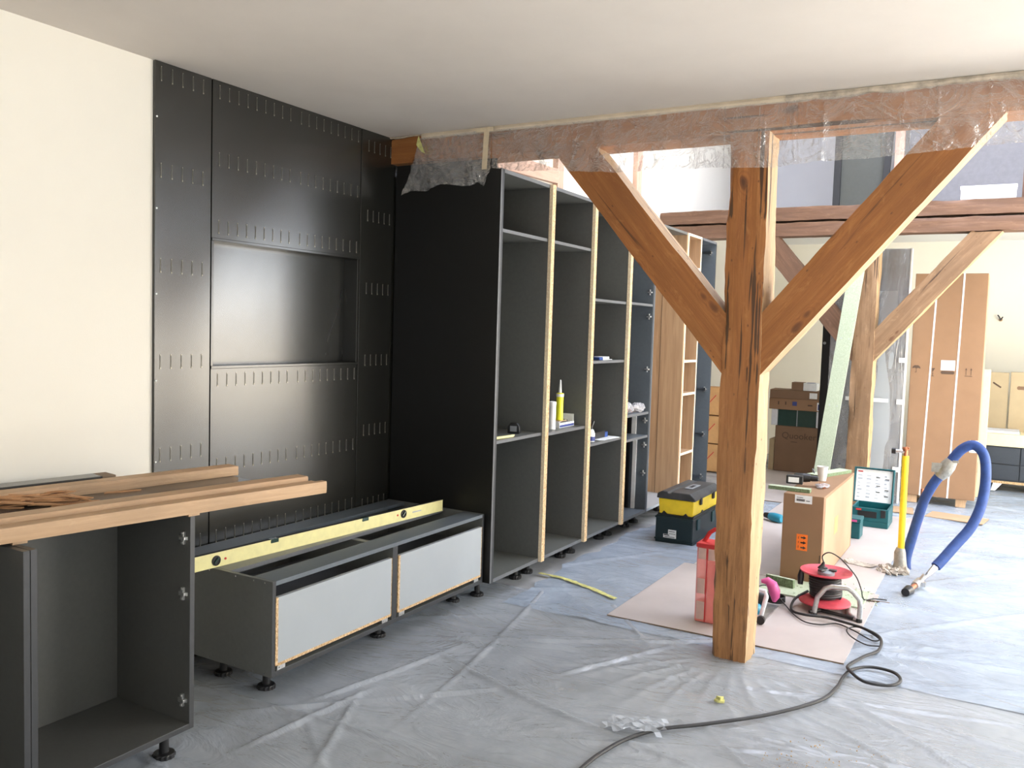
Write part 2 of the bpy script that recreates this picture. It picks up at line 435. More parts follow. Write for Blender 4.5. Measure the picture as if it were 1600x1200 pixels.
def window(name, axis, fixed, h):
    a0, a1, z0, z1 = h; m = MB(); g = MB(); t = .06
    def b(mm, s, e, zb, zt, d0, d1):
        if axis == 'x': mm.box(fixed+d0, fixed+d1, s, e, zb, zt)
        else: mm.box(s, e, fixed-d1, fixed-d0, zb, zt)
    for s, e, zb, zt in ((a0, a1, z0, z0+t), (a0, a1, z1-t, z1), (a0, a0+t, z0+t, z1-t), (a1-t, a1, z0+t, z1-t), ((a0+a1)/2-t/2, (a0+a1)/2+t/2, z0+t, z1-t)):
        b(m, s, e, zb, zt, .08, .14)
    o = build(name, m, 'frame_white', kind='structure')
    mid = (a0+a1)/2
    for s, e in ((a0+t, mid-t/2), (mid+t/2, a1-t)):
        g = MB(); b(g, s, e, z0+t, z1-t, .105, .113); build('pane', g, 'window_glass', o)
for i, h in enumerate(RH): window('window_%d' % (i+1), 'x', XR, h)
window('window_3', 'y', YN, NH[0])
# high ceiling over the far part, and the loft deck behind the second beam
build('ceiling_high', bx(XL-.2, XR+.2, 3.98, YF+.2, 4.8, 4.95), 'wall_white', kind='structure')
build('ceiling_loft', bx(XL, XR, 8.42, YF, 2.66, 2.70), 'wall_white', kind='structure')
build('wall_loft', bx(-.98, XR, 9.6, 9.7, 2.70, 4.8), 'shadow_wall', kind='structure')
# strip between ceiling and beam
def ragged(name, x0, x1, yf, z0, z1, mat, seed, am):
    n = int((x1-x0)/.02); xs = np.linspace(x0, x1, n); m = MB()
    lo = z0+am*(vnoise(xs*14, xs*0, seed)-.5)+am*.6*(vnoise(xs*45, xs*0, seed+1)-.5)
    dep = yf-.006*vnoise(xs*20, xs*0, seed+2)
    vs = []
    for i, x in enumerate(xs): vs += [(x, dep[i], lo[i]), (x, dep[i]-.004, (lo[i]+z1)/2), (x, dep[i], z1), (x, 3.892, z1), (x, 3.892, lo[i])]
    fs = [(i*5+j, i*5+(j+1) % 5, (i+1)*5+(j+1) % 5, (i+1)*5+j) for i in range(n-1) for j in range(5)]
    m.add(vs, fs+[(4, 3, 2, 1, 0), tuple((n-1)*5+j for j in range(5))]); return build(name, m, mat, kind='structure')
ragged('trim_1', -2.84, -.90, 3.878, ZC-.026, ZC+.001, 'foam_strip', 3, .004)
ragged('trim_2', -.90, .9, 3.874, ZC-.03, ZC-.002, 'plaster_ragged', 8, .014)
ragged('trim_3', -3.06, -2.84, 3.884, ZC-.008, ZC, 'plaster_ragged', 5, .01)

# ------------------------------------------------------------ timber frames
f1 = thing('timber_frame', 'orange-brown old timber frame of post, two braces and beam under the near ceiling', 'timber frame', (-1.04, 3.97, 0))
timber('beam', (-3.06, 3.895, 2.4705), (1.4, 3.895, 2.4705), (0, -1, 0), .147, .20, 'beam_wood', f1, 11, .003, .006)
def post_taper(t): return 1 if t > .45 else 1-.12*(1-t/.45)
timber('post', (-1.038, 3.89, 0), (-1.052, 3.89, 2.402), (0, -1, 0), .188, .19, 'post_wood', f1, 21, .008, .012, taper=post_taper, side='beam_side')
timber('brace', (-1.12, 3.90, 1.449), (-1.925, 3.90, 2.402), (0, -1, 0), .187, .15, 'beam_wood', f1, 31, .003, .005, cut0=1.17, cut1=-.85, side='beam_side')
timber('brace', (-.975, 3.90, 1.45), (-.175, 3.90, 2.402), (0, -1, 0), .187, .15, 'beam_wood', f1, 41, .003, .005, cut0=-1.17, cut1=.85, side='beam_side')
f2 = thing('timber_frame', 'grey-brown timber frame with cracked beam standing behind the front post', 'timber frame', (-1.12, 8.3, 0))
timber('beam', (-3.07, 8.2, 2.49), (2.5, 8.2, 2.495), (0, -1, 0), .128, .2, 'beam_wood_grey', f2, 51, .006, .006, label='lower half of the beam below the long crack')
timber('beam', (-3.07, 8.2, 2.63), (2.5, 8.2, 2.635), (0, -1, 0), .128, .2, 'beam_wood_grey', f2, 61, .006, .006, label='upper half of the beam above the long crack')
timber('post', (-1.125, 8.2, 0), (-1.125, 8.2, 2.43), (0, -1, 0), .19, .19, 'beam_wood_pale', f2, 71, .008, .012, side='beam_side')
timber('brace', (-1.19, 8.21, 1.42), (-2.03, 8.21, 2.425), (0, -1, 0), .19, .15, 'beam_wood_grey', f2, 81, .004, .006, cut0=1.17, cut1=-.85)
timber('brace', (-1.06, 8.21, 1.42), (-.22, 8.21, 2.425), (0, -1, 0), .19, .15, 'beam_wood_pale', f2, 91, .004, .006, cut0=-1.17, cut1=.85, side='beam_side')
# loose studs in the open upper part
timber('wooden_stud', (-3.03, 5.93, 2.345), (-3.03, 5.93, 4.3), (1, 0, 0), .10, .045, 'stud_wood', None, 3, .001, .002, label='pinkish upright stud on the left wall above the tall cabinets', cat='stud')
timber('wooden_stud', (-3.03, 7.52, 2.71), (-3.03, 7.52, 4.3), (1, 0, 0), .12, .045, 'stud_wood', None, 4, .001, .002, label='pinkish upright stud at the left end of the grey-brown cracked beam', cat='stud')
timber('wooden_rail', (-3.02, 4.3, 2.60), (-3.02, 5.87, 2.66), (1, 0, 0), .11, .04, 'stud_wood', None, 5, .001, .002, label='pinkish horizontal rail on the wall behind the tall cabinet tops', cat='rail')
timber('wooden_stud', (-1.035, 9.25, 2.70), (-1.035, 9.25, 4.6), (0, -1, 0), .085, .06, 'stud_wood', None, 6, .001, .002, label='pinkish upright stud on the loft beside the grey-green panel', cat='stud')

# loft things
t = thing('loft_board', 'grey-green panel with black left edge standing up on the loft', 'panel', (-1.35, 9.3, 2.70))
build('board', bx(-1.565, -1.14, 9.25, 9.29, 2.70, 4.3), 'loft_grey', t, bevel=.002)
build('edge_post', bx(-1.63, -1.565, 9.22, 9.30, 2.70, 4.3), 'print_black', t, bevel=.002, label='black edge')
m = MB(); m.box(-.03, .03, 0, .04, 0, 1.5, mat=Matrix.Translation((-1.16, 9.2, 2.70)) @ Matrix.Rotation(.05, 4, 'Y'))
build('black_batten', m, 'print_black', None, bevel=.002, label='narrow black slat leaning against the right side of the grey-green loft panel', cat='slat')
t = thing('white_box', 'long low white box lying on top of the cracked beam at right', 'box', (-.22, 8.35, 2.70))
build('body', bx(-.43, -.02, 8.26, 8.44, 2.70, 2.795), 'white_plastic', t, bevel=.006)
build('lid', bx(-.435, -.015, 8.255, 8.445, 2.785, 2.815), 'white_plastic', t, bevel=.004)
timber('wooden_stud', (.045, 8.40, 2.70), (.045, 8.40, 3.15), (0, -1, 0), .05, .05, 'beam_wood_grey', None, 7, .001, .002, label='short brown stud on the cracked beam right of the white box', cat='stud')

# ------------------------------------------------------------ wall panelling with slot rows
WX = -3.06
pan = thing('wall_panelling', 'dark grey wall panelling with recessed niche and rows of vertical slots', 'wall panelling', (WX, 3.15, 0))
def slot_at(parent, y, z, h=.058):
    global SLOT
    if SLOT is None:
        m = MB(); m.box(0, .0016, -.0022, .0022, -.029, .029); m.box(0, .002, -.0014, .0014, -.025, .025, mi=1)
        m.lathe([(.0032, 0), (.0032, .0022)], (0, 0, 0), 6, Matrix.Translation((0, 0, -.029)) @ Matrix.Rotation(pi/2, 4, 'Y'))
        SLOT = build('slot', m, ['slot_metal', 'panel_edge'], parent, local=True)
        SLOT.location = rel(parent, (WX, y, z)); return SLOT
    c = SLOT.copy(); COL.objects.link(c); c.parent = parent; c.location = rel(parent, (WX, y, z)); return c
SLOT = None
def pnl(name, y0, y1, z0, z1, x0=WX-.012, x1=WX, mat='panel_dark'):
    return build(name, bx(x0, x1, y0, y1, z0, z1), mat, pan, bevel=.0012)
left_p = pnl('side_panel', 2.353, 2.638, 0, ZC-.001)
top_p = pnl('upper_panel', 2.644, 3.636, 1.860, ZC-.001)
low_p = pnl('lower_panel', 2.644, 3.636, 0, 1.283)
right_p = pnl('side_panel', 3.642, 3.99, 0, ZC-.001)
NX = XL+.004
# the niche is sunk into a framed box behind the panel face: back board, four lining boards
build('niche_back', bx(-3.165, -3.155, 2.644, 3.636, 1.283, 1.860), 'panel_niche', pan)
for nm, a in (('niche_lining', (-3.155, WX, 3.624, 3.636, 1.295, 1.848)), ('niche_lining', (-3.155, WX, 2.644, 2.656, 1.295, 1.848)),
              ('niche_lining', (-3.155, WX+.004, 2.644, 3.636, 1.283, 1.295)), ('niche_lining', (-3.155, WX+.004, 2.644, 3.636, 1.848, 1.860))):
    build(nm, bx(*a), 'panel_dark', pan, bevel=.001)
build('backing', bx(WX-.0145, WX-.0125, 2.353, 2.6439, 0, ZC-.002), 'panel_edge', pan)
Z6 = [2.497, 2.108, 1.720, 1.320, .928, .525]
for z in Z6:
    for i in range(5): slot_at(left_p, 2.381+.053*i, z)
for z in [2.497, 2.207, 1.912, 1.234, .850, .525]:
    for i in range(9):
        for y in (2.682+.0538*i, 3.185+.0534*i): slot_at(top_p if z > 1.8 else low_p, y, z)
for z in [2.465, 2.092, 1.698, 1.305, .918, .505]:
    for i in range(5): slot_at(right_p, 3.70+.0475*i, z)
m = MB(); m.lathe([(.004, 0), (.004, .003), (.002, .004)], n=8)
scr = build('screw', m, 'white_plastic', left_p, local=True); scr.rotation_euler = (0, pi/2, 0)
for i, z in enumerate((2.32, 1.95, 1.60, 1.24, .90)):
    c = scr if i == 0 else scr.copy()
    if i: COL.objects.link(c)
    c.parent = left_p; c.location = rel(left_p, (WX, 2.360, z))
# the left wall is cut back behind the niche (thicker lining behind)
wl = bpy.data.objects['wall_left']
bpy.data.objects.remove(wl)
m = MB(); m.box(XL-.2, XL, YN-.2, 2.644, 0, 4.8); m.box(XL-.2, XL, 3.636, YF+.2, 0, 4.8)
m.box(XL-.2, XL, 2.644, 3.636, 0, 1.283); m.box(XL-.2, XL, 2.644, 3.636, 1.86, 4.8); m.box(XL-.2, XL-.10, 2.644, 3.636, 1.283, 1.86)
build('wall_left', m, 'wall_cream', kind='structure')

# ------------------------------------------------------------ feet and hinges shared by the cabinets
def foot_mesh():
    m = MB(); n = 28; vs = []; 
    prof = [(.036, 0), (.038, .004), (.038, .018), (.034, .022), (.016, .024), (.015, .10), (.024, .104), (.024, .12)]
    for k, (r, z) in enumerate(prof):
        for j in range(n):
            rr = r*(1-.07*(j % 2)) if k in (1, 2) else r
            vs.append((rr*cos(2*pi*j/n), rr*sin(2*pi*j/n), z))
    K = len(prof)
    fs = [(i*n+j, i*n+(j+1) % n, (i+1)*n+(j+1) % n, (i+1)*n+j) for i in range(K-1) for j in range(n)]
    fs += [tuple(range(n-1, -1, -1)), tuple((K-1)*n+j for j in range(n))]
    m.add(vs, fs); m.box(-.03, .045, -.022, .022, .113, .12); return m
FOOT = None
def foot(parent, x, y):
    global FOOT
    if FOOT is None: FOOT = build('leg', foot_mesh(), 'black_plastic', parent, local=True); c = FOOT
    else: c = FOOT.copy(); COL.objects.link(c); c.parent = parent
    c.location = rel(parent, (x, y, 0)); return c
HINGE = None
def hinge(parent, x, y, z):
    """cross mounting plate screwed on a face that looks to -Y"""
    global HINGE
    if HINGE is None:
        m = MB(); m.box(-.020, .020, -.006, 0, -.006, .006); m.box(-.006, .006, -.009, 0, -.022, .022); m.box(-.010, .016, -.014, -.006, -.005, .005)
        for s in (-1, 1): m.lathe([(.005, 0), (.005, .003)], n=8, mat=Matrix.Translation((0, -.009, .016*s)) @ Matrix.Rotation(pi/2, 4, 'X'))
        HINGE = build('hinge_plate', m, 'aluminium', parent, local=True, bevel=.001); c = HINGE
    else: c = HINGE.copy(); COL.objects.link(c); c.parent = parent
    c.location = rel(parent, (x, y, z)); return c

# ------------------------------------------------------------ tall cabinets
FX, ZB, ZT = -2.36, .12, 2.341
def tall(label, y0, y1, shelves, mat='cab_grey', ledge='cab_edge', strip=True, first=False, strip_mat='chipboard', depth=-3.05, feet=True):
    t = thing('tall_cabinet', label, 'cabinet', ((FX+depth)/2, (y0+y1)/2, 0)); T = .018
    if first:
        build('side_panel', bxe(depth, FX, y0, y0+.016, ZB-.0, ZT), ['cab_black', 'cab_edge'], t, label='black woodgrain outer side', bevel=.001); l0 = y0+.016
        build('filler', bx(depth, -2.395, y0+.004, y0+.016, ZT, ZT+.054), 'cab_black', t, label='black filler strip up to the beam')
    else: l0 = y0
    build('left_side', bxe(depth, FX, l0+.0005, l0+T, ZB, ZT), [mat, 'edge_dark'], t, bevel=.0008)
    rs = build('right_side', bxe(depth, FX, y1-T, y1, ZB, ZT), [mat, 'edge_dark'], t, bevel=.0008)
    build('back', bx(depth, depth+.01, l0+T, y1-T, ZB, ZT), mat, t)
    build('top', bxe(depth+.01, FX, l0+T, y1-T, ZT-.02, ZT), [mat, 'edge_dark'], t, bevel=.0008)
    build('bottom', bxe(depth+.01, FX, l0+T, y1-T, ZB, ZB+.02), [mat, 'edge_dark'], t, bevel=.0008)
    for z in shelves:
        build('shelf', MB().box(depth+.01, FX-.006, l0+T, y1-T, z-.018, z).box(FX-.006, FX-.003, l0+T, y1-T, z-.018, z, mi=1), [mat, ledge], t)
    build('front_edging', bx(FX, FX+.0015, l0+T, y1-T, ZB, ZB+.02), ledge, t); build('front_edging', bx(FX, FX+.0015, l0+T, y1-T, ZT-.02, ZT), ledge, t)
    if strip:
        m = MB(); m.box(FX, FX+.022, y1-.019, y1+.019, ZB, ZT); m.box(FX, FX+.0222, y1-.0202, y1-.019, ZB, ZT, mi=1)  # thin paler skin paints in the light on the strip's left face
        build('edge_strip', m, [strip_mat, 'pale_edge'], t, label='raw chipboard edge strip')
    if feet:
        for x in (-2.50, -2.95):
            foot(t, x, y0+.10); foot(t, x, y1-.042 if strip else y1-.08)
    return t, rs
c1, _ = tall('first open tall dark cabinet with black woodgrain side, tape measure on its shelf', 3.932, 4.505, [2.03, .895], first=True)
c2, _ = tall('second tall dark cabinet from the left, yellow cartridge on its shelf', 4.507, 5.105, [2.03, .885])
c3, _ = tall('third tall dark cabinet with three shelves, just left of the bagged hardware', 5.107, 5.725, [1.715, 1.305, .755])
c4, r4 = tall('fourth tall dark cabinet with hinge plates and plastic bags on its shelf', 5.727, 6.245, [1.718, .900, .720], mat='cab_grey_blue', strip=False)
for z in (1.808, 1.624, 1.223, .83, .642, .423): hinge(r4, FX-.028, 6.227, z)
build('inner_strip', bx(-2.475, -2.445, 6.215, 6.227, ZB+.02, .702), 'frame_white', c4, label='white vertical strip inside')
build('inner_strip', bx(-2.49, -2.455, 6.215, 6.227, .72, .882), 'frame_white', c4, label='white vertical strip between the two lower shelves')
build('inner_panel', bx(-3.0, -2.50, 6.205, 6.227, ZB+.02, .702), 'cab_black', c4, label='black inner face')
build('inner_panel', bx(-3.0, -2.50, 6.205, 6.227, .72, .882), 'cab_black', c4, label='black inner face between the lower shelves')
# oak lined tall cabinet
c5 = thing('tall_cabinet', 'tall cabinet lined in oak between the grey cabinets and narrow shelf unit', 'cabinet', (-2.7, 6.6, 0))
build('left_side', bx(-3.05, FX, 6.248, 6.266, ZB, ZT), 'cab_grey_blue', c5)
build('right_side', bx(-3.05, FX, 6.962, 6.984, ZB, ZT), 'oak', c5)
build('back', bx(-3.05, -3.04, 6.266, 6.962, ZB, ZT), 'oak', c5)
build('top', bx(-3.04, FX, 6.266, 6.962, ZT-.02, ZT), 'cab_grey', c5)
build('bottom', bx(-3.04, FX, 6.266, 6.962, ZB, ZB+.02), 'drawer_grey', c5)
build('seam', bx(-2.56, -2.557, 6.9600, 6.962, ZB+.02, ZT-.02), 'print_brown', c5)
for y in (6.35, 6.9): foot(c5, -2.50, y); foot(c5, -2.95, y)
# narrow oak shelf unit with pale raw edges
c6 = thing('shelf_unit', 'narrow oak shelf unit with pale front edges', 'shelf unit', (-2.7, 7.16, 0))
Y0, Y1 = 6.986, 7.345
for nm, a in (('left_side', (-3.05, FX, Y0, Y0+.02, ZB, ZT)), ('right_side', (-3.05, FX, Y1-.02, Y1, ZB, ZT)), ('back', (-3.05, -3.04, Y0+.02, Y1-.02, ZB, ZT)),
              ('top', (-3.04, FX, Y0+.02, Y1-.02, ZT-.02, ZT)), ('bottom', (-3.04, FX, Y0+.02, Y1-.02, ZB, ZB+.02))):
    build(nm, bx(*a), 'oak', c6)
for z in (2.07, 1.62, 1.28, 1.0, .49): build('shelf', MB().box(-3.04, FX, Y0+.02, Y1-.02, z-.02, z).box(FX, FX+.002, Y0+.02, Y1-.02, z-.02, z, mi=1), ['oak', 'pale_edge'], c6)
m = MB()
for a in ((Y0, Y0+.02, ZB, ZT), (Y1-.02, Y1, ZB, ZT), (Y0+.02, Y1-.02, ZT-.02, ZT), (Y0+.02, Y1-.02, ZB, ZB+.02)): m.box(FX, FX+.002, a[0], a[1], a[2], a[3])
build('edge_strip', m, 'pale_edge', c6, label='pale raw front edging')
for y in (7.05, 7.28): foot(c6, -2.50, y); foot(c6, -2.95, y)
c7, r7 = tall('last tall dark cabinet at the far end, chrome hinges on its inner side', 7.347, 7.785, [], mat='cab_grey_blue', strip=False)
for z in (2.247, 1.0, .584, .19):
    h_ = hinge(r7, FX-.05, 7.766, z)
    build('hinge_arm', MB().box(FX-.12, FX-.05, 7.745, 7.758, z-.008, z+.008).box(FX-.05, FX-.03, 7.735, 7.760, z-.014, z+.014), 'steel', h_, bevel=.002)
m = MB(); m.box(-2.56, -2.50, 4.36, 4.46, ZT, ZT+.035)
build('black_block', m, 'black_plastic', None, bevel=.004, label='small black block on top of the first tall cabinet', cat='block')

# ------------------------------------------------------------ low bench cabinet
lb = thing('low_cabinet', 'long low grey cabinet without top, with two pale drawer fronts', 'cabinet', (-2.72, 3.15, 0))
LX, LZ = -2.40, .499; y0, y1 = 2.38, 3.925
build('left_side', bxe(-3.05, LX, y0, y0+.018, .12, LZ), ['cab_grey', 'edge_dark'], lb, bevel=.001)
build('right_side', bxe(-3.05, LX, y1-.018, y1, .12, LZ), ['cab_grey', 'edge_dark'], lb, bevel=.001)
build('divider', bxe(-3.04, LX, 3.130, 3.165, .14, LZ-.018), ['cab_grey', 'edge_dark'], lb, bevel=.001)
build('bottom', bxe(-3.04, LX, y0+.018, y1-.018, .12, .14), ['cab_grey', 'edge_dark'], lb, bevel=.001)
build('back', bx(-3.05, -3.04, y0+.018, y1-.018, .12, LZ-.001), 'cab_grey', lb)
build('top_rail', bx(-2.52, LX, y0+.018, y1-.018, LZ-.018, LZ), 'cab_grey_blue', lb, bevel=.001, label='front top rail')
build('top_rail', bx(-2.735, -2.65, y0+.018, y1-.018, LZ-.018, LZ), 'cab_edge', lb, bevel=.001, label='middle top rail')
build('top_rail', bx(-3.04, -2.925, y0+.018, y1-.018, LZ-.018, LZ), 'cab_grey_blue', lb, bevel=.001, label='rear top rail')
for x in (-2.44, -2.50, -2.60, -2.75):
    m = MB().lathe([(.003, 0), (.003, .002)], n=8, mat=Matrix.Translation((x, y0, LZ-.009)) @ Matrix.Rotation(pi/2, 4, 'X')); build('screw', m, 'steel', lb)
    m = MB().lathe([(.003, 0), (.003, .002)], n=8, mat=Matrix.Translation((x, y0, .13)) @ Matrix.Rotation(pi/2, 4, 'X')); build('screw', m, 'steel', lb)
for a0, a1 in ((2.402, 3.120), (3.176, 3.900)):
    d = build('drawer', bx(-2.90, LX-.020, a0+.03, a1-.03, .165, .36), 'dark_plastic', lb)
    fr = build('drawer_front', bx(LX-.018, LX+.001, a0+.006, a1, .170, .432), 'drawer_grey', d, bevel=.0008)
    m = MB(); m.box(LX-.018, LX+.002, a0-.005, a0+.008, .163, .432); m.box(LX-.018, LX+.002, a0+.008, a1, .160, .1715); m.box(LX-.018, LX+.0016, a1, a1+.003, .163, .432)
    build('raw_edge', m, 'chipboard', d, label='raw chipboard edge')
    for yy in (a0+.02, a1-.05): build('runner', MB().box(LX-.016, LX+.0, yy-.012, yy+.030, .142, .160).cyl((LX-.004, yy, .151), (LX+.004, yy, .151), .004), 'aluminium', d)
for x, y in ((-2.55, 2.50), (-2.80, 2.50), (-2.55, 3.22), (-2.55, 3.865), (-2.93, 3.22), (-2.93, 3.865)): foot(lb, x, y)
# spirit level standing on edge
ang = math.atan2(.14, 1.87)
lv = thing('spirit_level', 'long pale yellow spirit level standing on edge across the low cabinet', 'spirit level', (-2.775, 1.98, LZ), (0, 0, -ang))
def L(*a): return MB().box(*a)
m = MB(); m.box(-.011, .011, 0, 1.88, 0, .003); m.box(-.011, .011, 0, 1.88, .057, .06); m.box(-.008, .009, 0, 1.88, .003, .057)
build('body', m, 'level_yellow', lv, local=True)
build('top_stripe', L(-.010, .010, .0, 1.88, .0602, .0606), 'print_black', lv, local=True)
for yy, z in ((.42, .027), (1.56, .034)):
    m = MB().lathe([(.021, 0), (.021, .004), (.016, .005), (.016, .002)], n=20, mat=Matrix.Translation((.008, yy, z)) @ Matrix.Rotation(pi/2, 4, 'Y'))
    v = build('vial_window', m, 'print_black', lv, local=True)
    build('vial', MB().cyl((.012, yy-.010, z-.010), (.012, yy+.010, z+.010), .005), 'glass_green', v, local=True)
    build('screw', MB().lathe([(.005, 0), (.005, .002)], n=10, mat=Matrix.Translation((.009, yy+.045*(1 if yy < 1 else -1), z)) @ Matrix.Rotation(pi/2, 4, 'Y')), 'print_red', lv, local=True)
for yy in (.72, 1.28): build('top_vial', MB().box(-.009, .0125, yy-.02, yy+.02, .045, .0612), 'glass_green', lv, local=True)
build('marking', L(.0092, .0096, 1.63, 1.70, .028, .034), 'print_grey', lv, local=True)

# ------------------------------------------------------------ base cabinets at the left with boards on top
IX = -2.32; ZI = .846
def base_cab(label, y0, y1, hinges):
    t = thing('base_cabinet', label, 'cabinet', (-2.5, (y0+y1)/2, 0)); T = .019; bk = -2.71
    build('left_side', bxe(bk, IX, y0, y0+T, .12, ZI), ['cab_base', 'edge_dark'], t, bevel=.001)
    rs = build('right_side', bxe(bk, IX, y1-T, y1, .12, ZI), ['cab_base', 'edge_dark'], t, bevel=.001)
    build('back', bx(bk, bk+.01, y0+T, y1-T, .12, ZI), 'cab_base', t)
    build('bottom', bxe(bk+.01, IX, y0+T, y1-T, .12, .139), ['cab_base', 'edge_dark'], t, bevel=.001)
    build('top_rail', bx(bk+.01, bk+.11, y0+T, y1-T, ZI-.019, ZI), 'cab_base', t)
    for x in (-2.42, -2.65):
        foot(t, x, y0+.07); foot(t, x, y1-.04)
    for z in hinges: hinge(rs, IX-.03, y1-T, z)
    return t
base_cab('open grey base cabinet under the battens, two feet, hinge plates inside', 1.386, 1.945, (.771, .582, .216))
base_cab('grey base cabinet cut off by the left edge of the photo', .80, 1.384, ())
base_cab('grey base cabinet furthest left outside the frame', .21, .798, ())
tops = thing('grey_worktop_panel', 'dark grey worktop panel lying between the two wooden battens', 'panel', (-2.397, 1.345, ZI+.012), (0, 0, -radians(9.4)))
build('board', MB().box(-.54, -.066, -1.1, 1.02, 0, .019), 'worktop_dark', tops, local=True, bevel=.001)
for yy in (-.6, .06, .60): build('spacer', MB().box(-.10, -.02, yy-.02, yy+.02, -.012, 0).box(-.30, -.27, yy-.02, yy+.02, -.012, 0), 'batten_wood', tops, local=True, label='small wooden spacer block')
def batten(label, o0, o1, z0, z1, yend, seed, cat='batten'):
    A = Vector((-2.397, 1.345, 0)); d = Vector((sin(radians(9.4)), cos(radians(9.4)), 0)); nrm = Vector((-d.y, d.x, 0))
    c = A + nrm*((o0+o1)/2)
    p0 = c + d*(-1.2) + Vector((0, 0, z0)); p1 = c + d*yend + Vector((0, 0, z0))
    return timber('wooden_batten', p0, p1, (0, 0, -1), o1-o0, z1-z0, 'batten_wood', None, seed, .0006, .002, label=label, cat=cat, group=None)
batten('foremost light wooden batten, overhanging the right end of the base cabinets', .0, .034, .857, .902, 1.135, 1)
batten('thin wooden batten tight behind the foremost one', .036, .064, .857, .900, 1.11, 2)
batten('raised wooden batten along the front of the dark worktop panel', .068, .138, .877, .916, 1.10, 3)
batten('rear wooden batten along the wall side of the dark worktop panel', .44, .515, .877, .915, 1.04, 4)
st = thing('dark_strip', 'thin dark strip lying behind the rear batten by the cream wall', 'strip', (-2.397, 1.345, 0), (0, 0, -radians(9.4)))
build('strip', MB().box(-.64, -.56, -1.0, .55, .878, .914), 'worktop_dark', st, local=True, bevel=.002)
build('edge', MB().box(-.64, -.56, .55, .60, .878, .914), 'hardboard_edge', st, local=True, bevel=.002)
rnd = random.Random(5)
sh0 = MB(); 
def shim_mesh(i):
    m = MB(); r = random.Random(i); l = .05+.03*r.random(); w_ = .007+.006*r.random()
    pts = [(-l, -w_*.6), (-l*.2, -w_), (l*.9, -w_*.5), (l, w_*.3), (l*.1, w_), (-l*.8, w_*.8)]
    m.prism(pts, 0, .004, 'z'); return m
shapes = [None]*6
for i in range(46):
    k = i % 6
    u = rnd.random(); v = rnd.random()
    x = -2.72+.16*(u-.5)*1.4+.05*v-.06; y = 1.54+.20*v
    z = .877+.0045*(i//7)+.001*rnd.random()
    if shapes[k] is None:
        shapes[k] = build('wood_shim', shim_mesh(k), 'shim', None, local=True); c = shapes[k]
    else: c = shapes[k].copy(); COL.objects.link(c)
    c.location = (x, y, z); c.rotation_euler = (rnd.uniform(-.12, .12), rnd.uniform(-.12, .12), rnd.uniform(.1, 1.6))
    props(c, 'thin brown wood shim in the loose pile on the worktop panel', 'shim', 'wood shims piled on the worktop panel')
o = build('wood_shim', shim_mesh(9), 'shim', None, local=True, label='single brown wood shim lying alone right of the pile', cat='shim')
o.location = (-2.71, 1.955, .8772); o.rotation_euler = (0, 0, 1.2)

# ------------------------------------------------------------ small things on the shelves
def cartridge(label, x, y, z, body, nozzle=True):
    t = thing('sealant_cartridge', label, 'cartridge', (x, y, z))
    build('tube', MB().lathe([(.022, 0), (.0245, .002), (.0245, .006), (.023, .008), (.023, .165), (.024, .168), (.024, .172), (.008, .176)], n=18), body, t, local=True, smooth=True)
    if nozzle: build('nozzle', MB().lathe([(.010, .172), (.009, .19), (.0045, .255), (.003, .258)], n=12), 'white_plastic', t, local=True, smooth=True, label='white tapered nozzle')
    build('collar', MB().lathe([(.0243, .150), (.0245, .168)], n=18), 'white_plastic', t, local=True)
    return t
cartridge('yellow sealant cartridge with white nozzle upright in the second tall cabinet', -2.46, 4.905, .928, 'yellow_cart')
cartridge('white sealant cartridge just left of the yellow one', -2.43, 4.745, .885, 'white_plastic', False)
t = thing('open_carton', 'small open cardboard box full of fittings beneath the yellow cartridge', 'box', (-2.5, 4.95, .885))
build('tray', MB().box(-2.545, -2.425, 4.84, 5.05, .885, .888).box(-2.545, -2.541, 4.84, 5.05, .888, .945).box(-2.429, -2.425, 4.84, 5.05, .888, .915).box(-2.541, -2.429, 5.046, 5.05, .888, .95).box(-2.541, -2.429, 4.84, 4.844, .888, .925), 'paper', t)
build('blue_band', bx(-2.4248, -2.4238, 4.845, 5.045, .888, .902), 'print_blue', t)
build('flap', bx(-2.541, -2.43, 5.051, 5.053, .89, .96), 'paper', t, label='white flap')
m = MB(); r = random.Random(2)
for i in range(22): m.box(-.012, .012, -.006, .006, -.004, .004, mat=Matrix.Translation((-2.54+.10*r.random(), 4.86+.17*r.random(), .90+.02*r.random())) @ Euler((r.random()*3, r.random()*3, r.random()*3)).to_matrix().to_4x4())
build('fittings', m, 'steel', t, kind='stuff')
build('lid', bx(-2.56, -2.43, 4.85, 4.955, .9235, .9275), 'cardboard_light', t)
t = thing('tape_measure', 'small black and grey tape measure on the shelf of the first tall cabinet', 'tape measure', (-2.46, 4.33, .895))
m = MB().prism([(-.038, 0), (.03, 0), (.036, .012), (.032, .045), (.018, .062), (-.02, .062), (-.038, .04)], -.016, .016, 'y')
build('case', m, 'black_plastic', t, local=True, bevel=.004).rotation_euler = (0, 0, .25)
build('side_label', MB().box(-.022, .018, -.0175, -.016, .012, .044), 'grey_plastic', t, local=True).rotation_euler = (0, 0, .25)
t = thing('folding_rule', 'pale yellow folding rule lying at the shelf edge of the first tall cabinet', 'folding rule', (-2.40, 4.09, .895), (0, 0, -.1))
for i in range(4): build('segment', MB().box(-.008+.002*i, .008+.002*i, -.10, .10, .0032*i, .0032*i+.003), 'level_yellow', t, local=True)
t = thing('glue_bottle', 'small bottle with black pump nozzle on the third tall cabinet shelf', 'bottle', (-2.42, 5.31, .755))
build('bottle', MB().lathe([(.026, 0), (.028, .004), (.028, .055), (.018, .08), (.010, .085)], n=16), 'white_plastic', t, local=True, smooth=True)
build('label', MB().lathe([(.0285, .006), (.0285, .035)], n=16), 'print_blue', t, local=True)
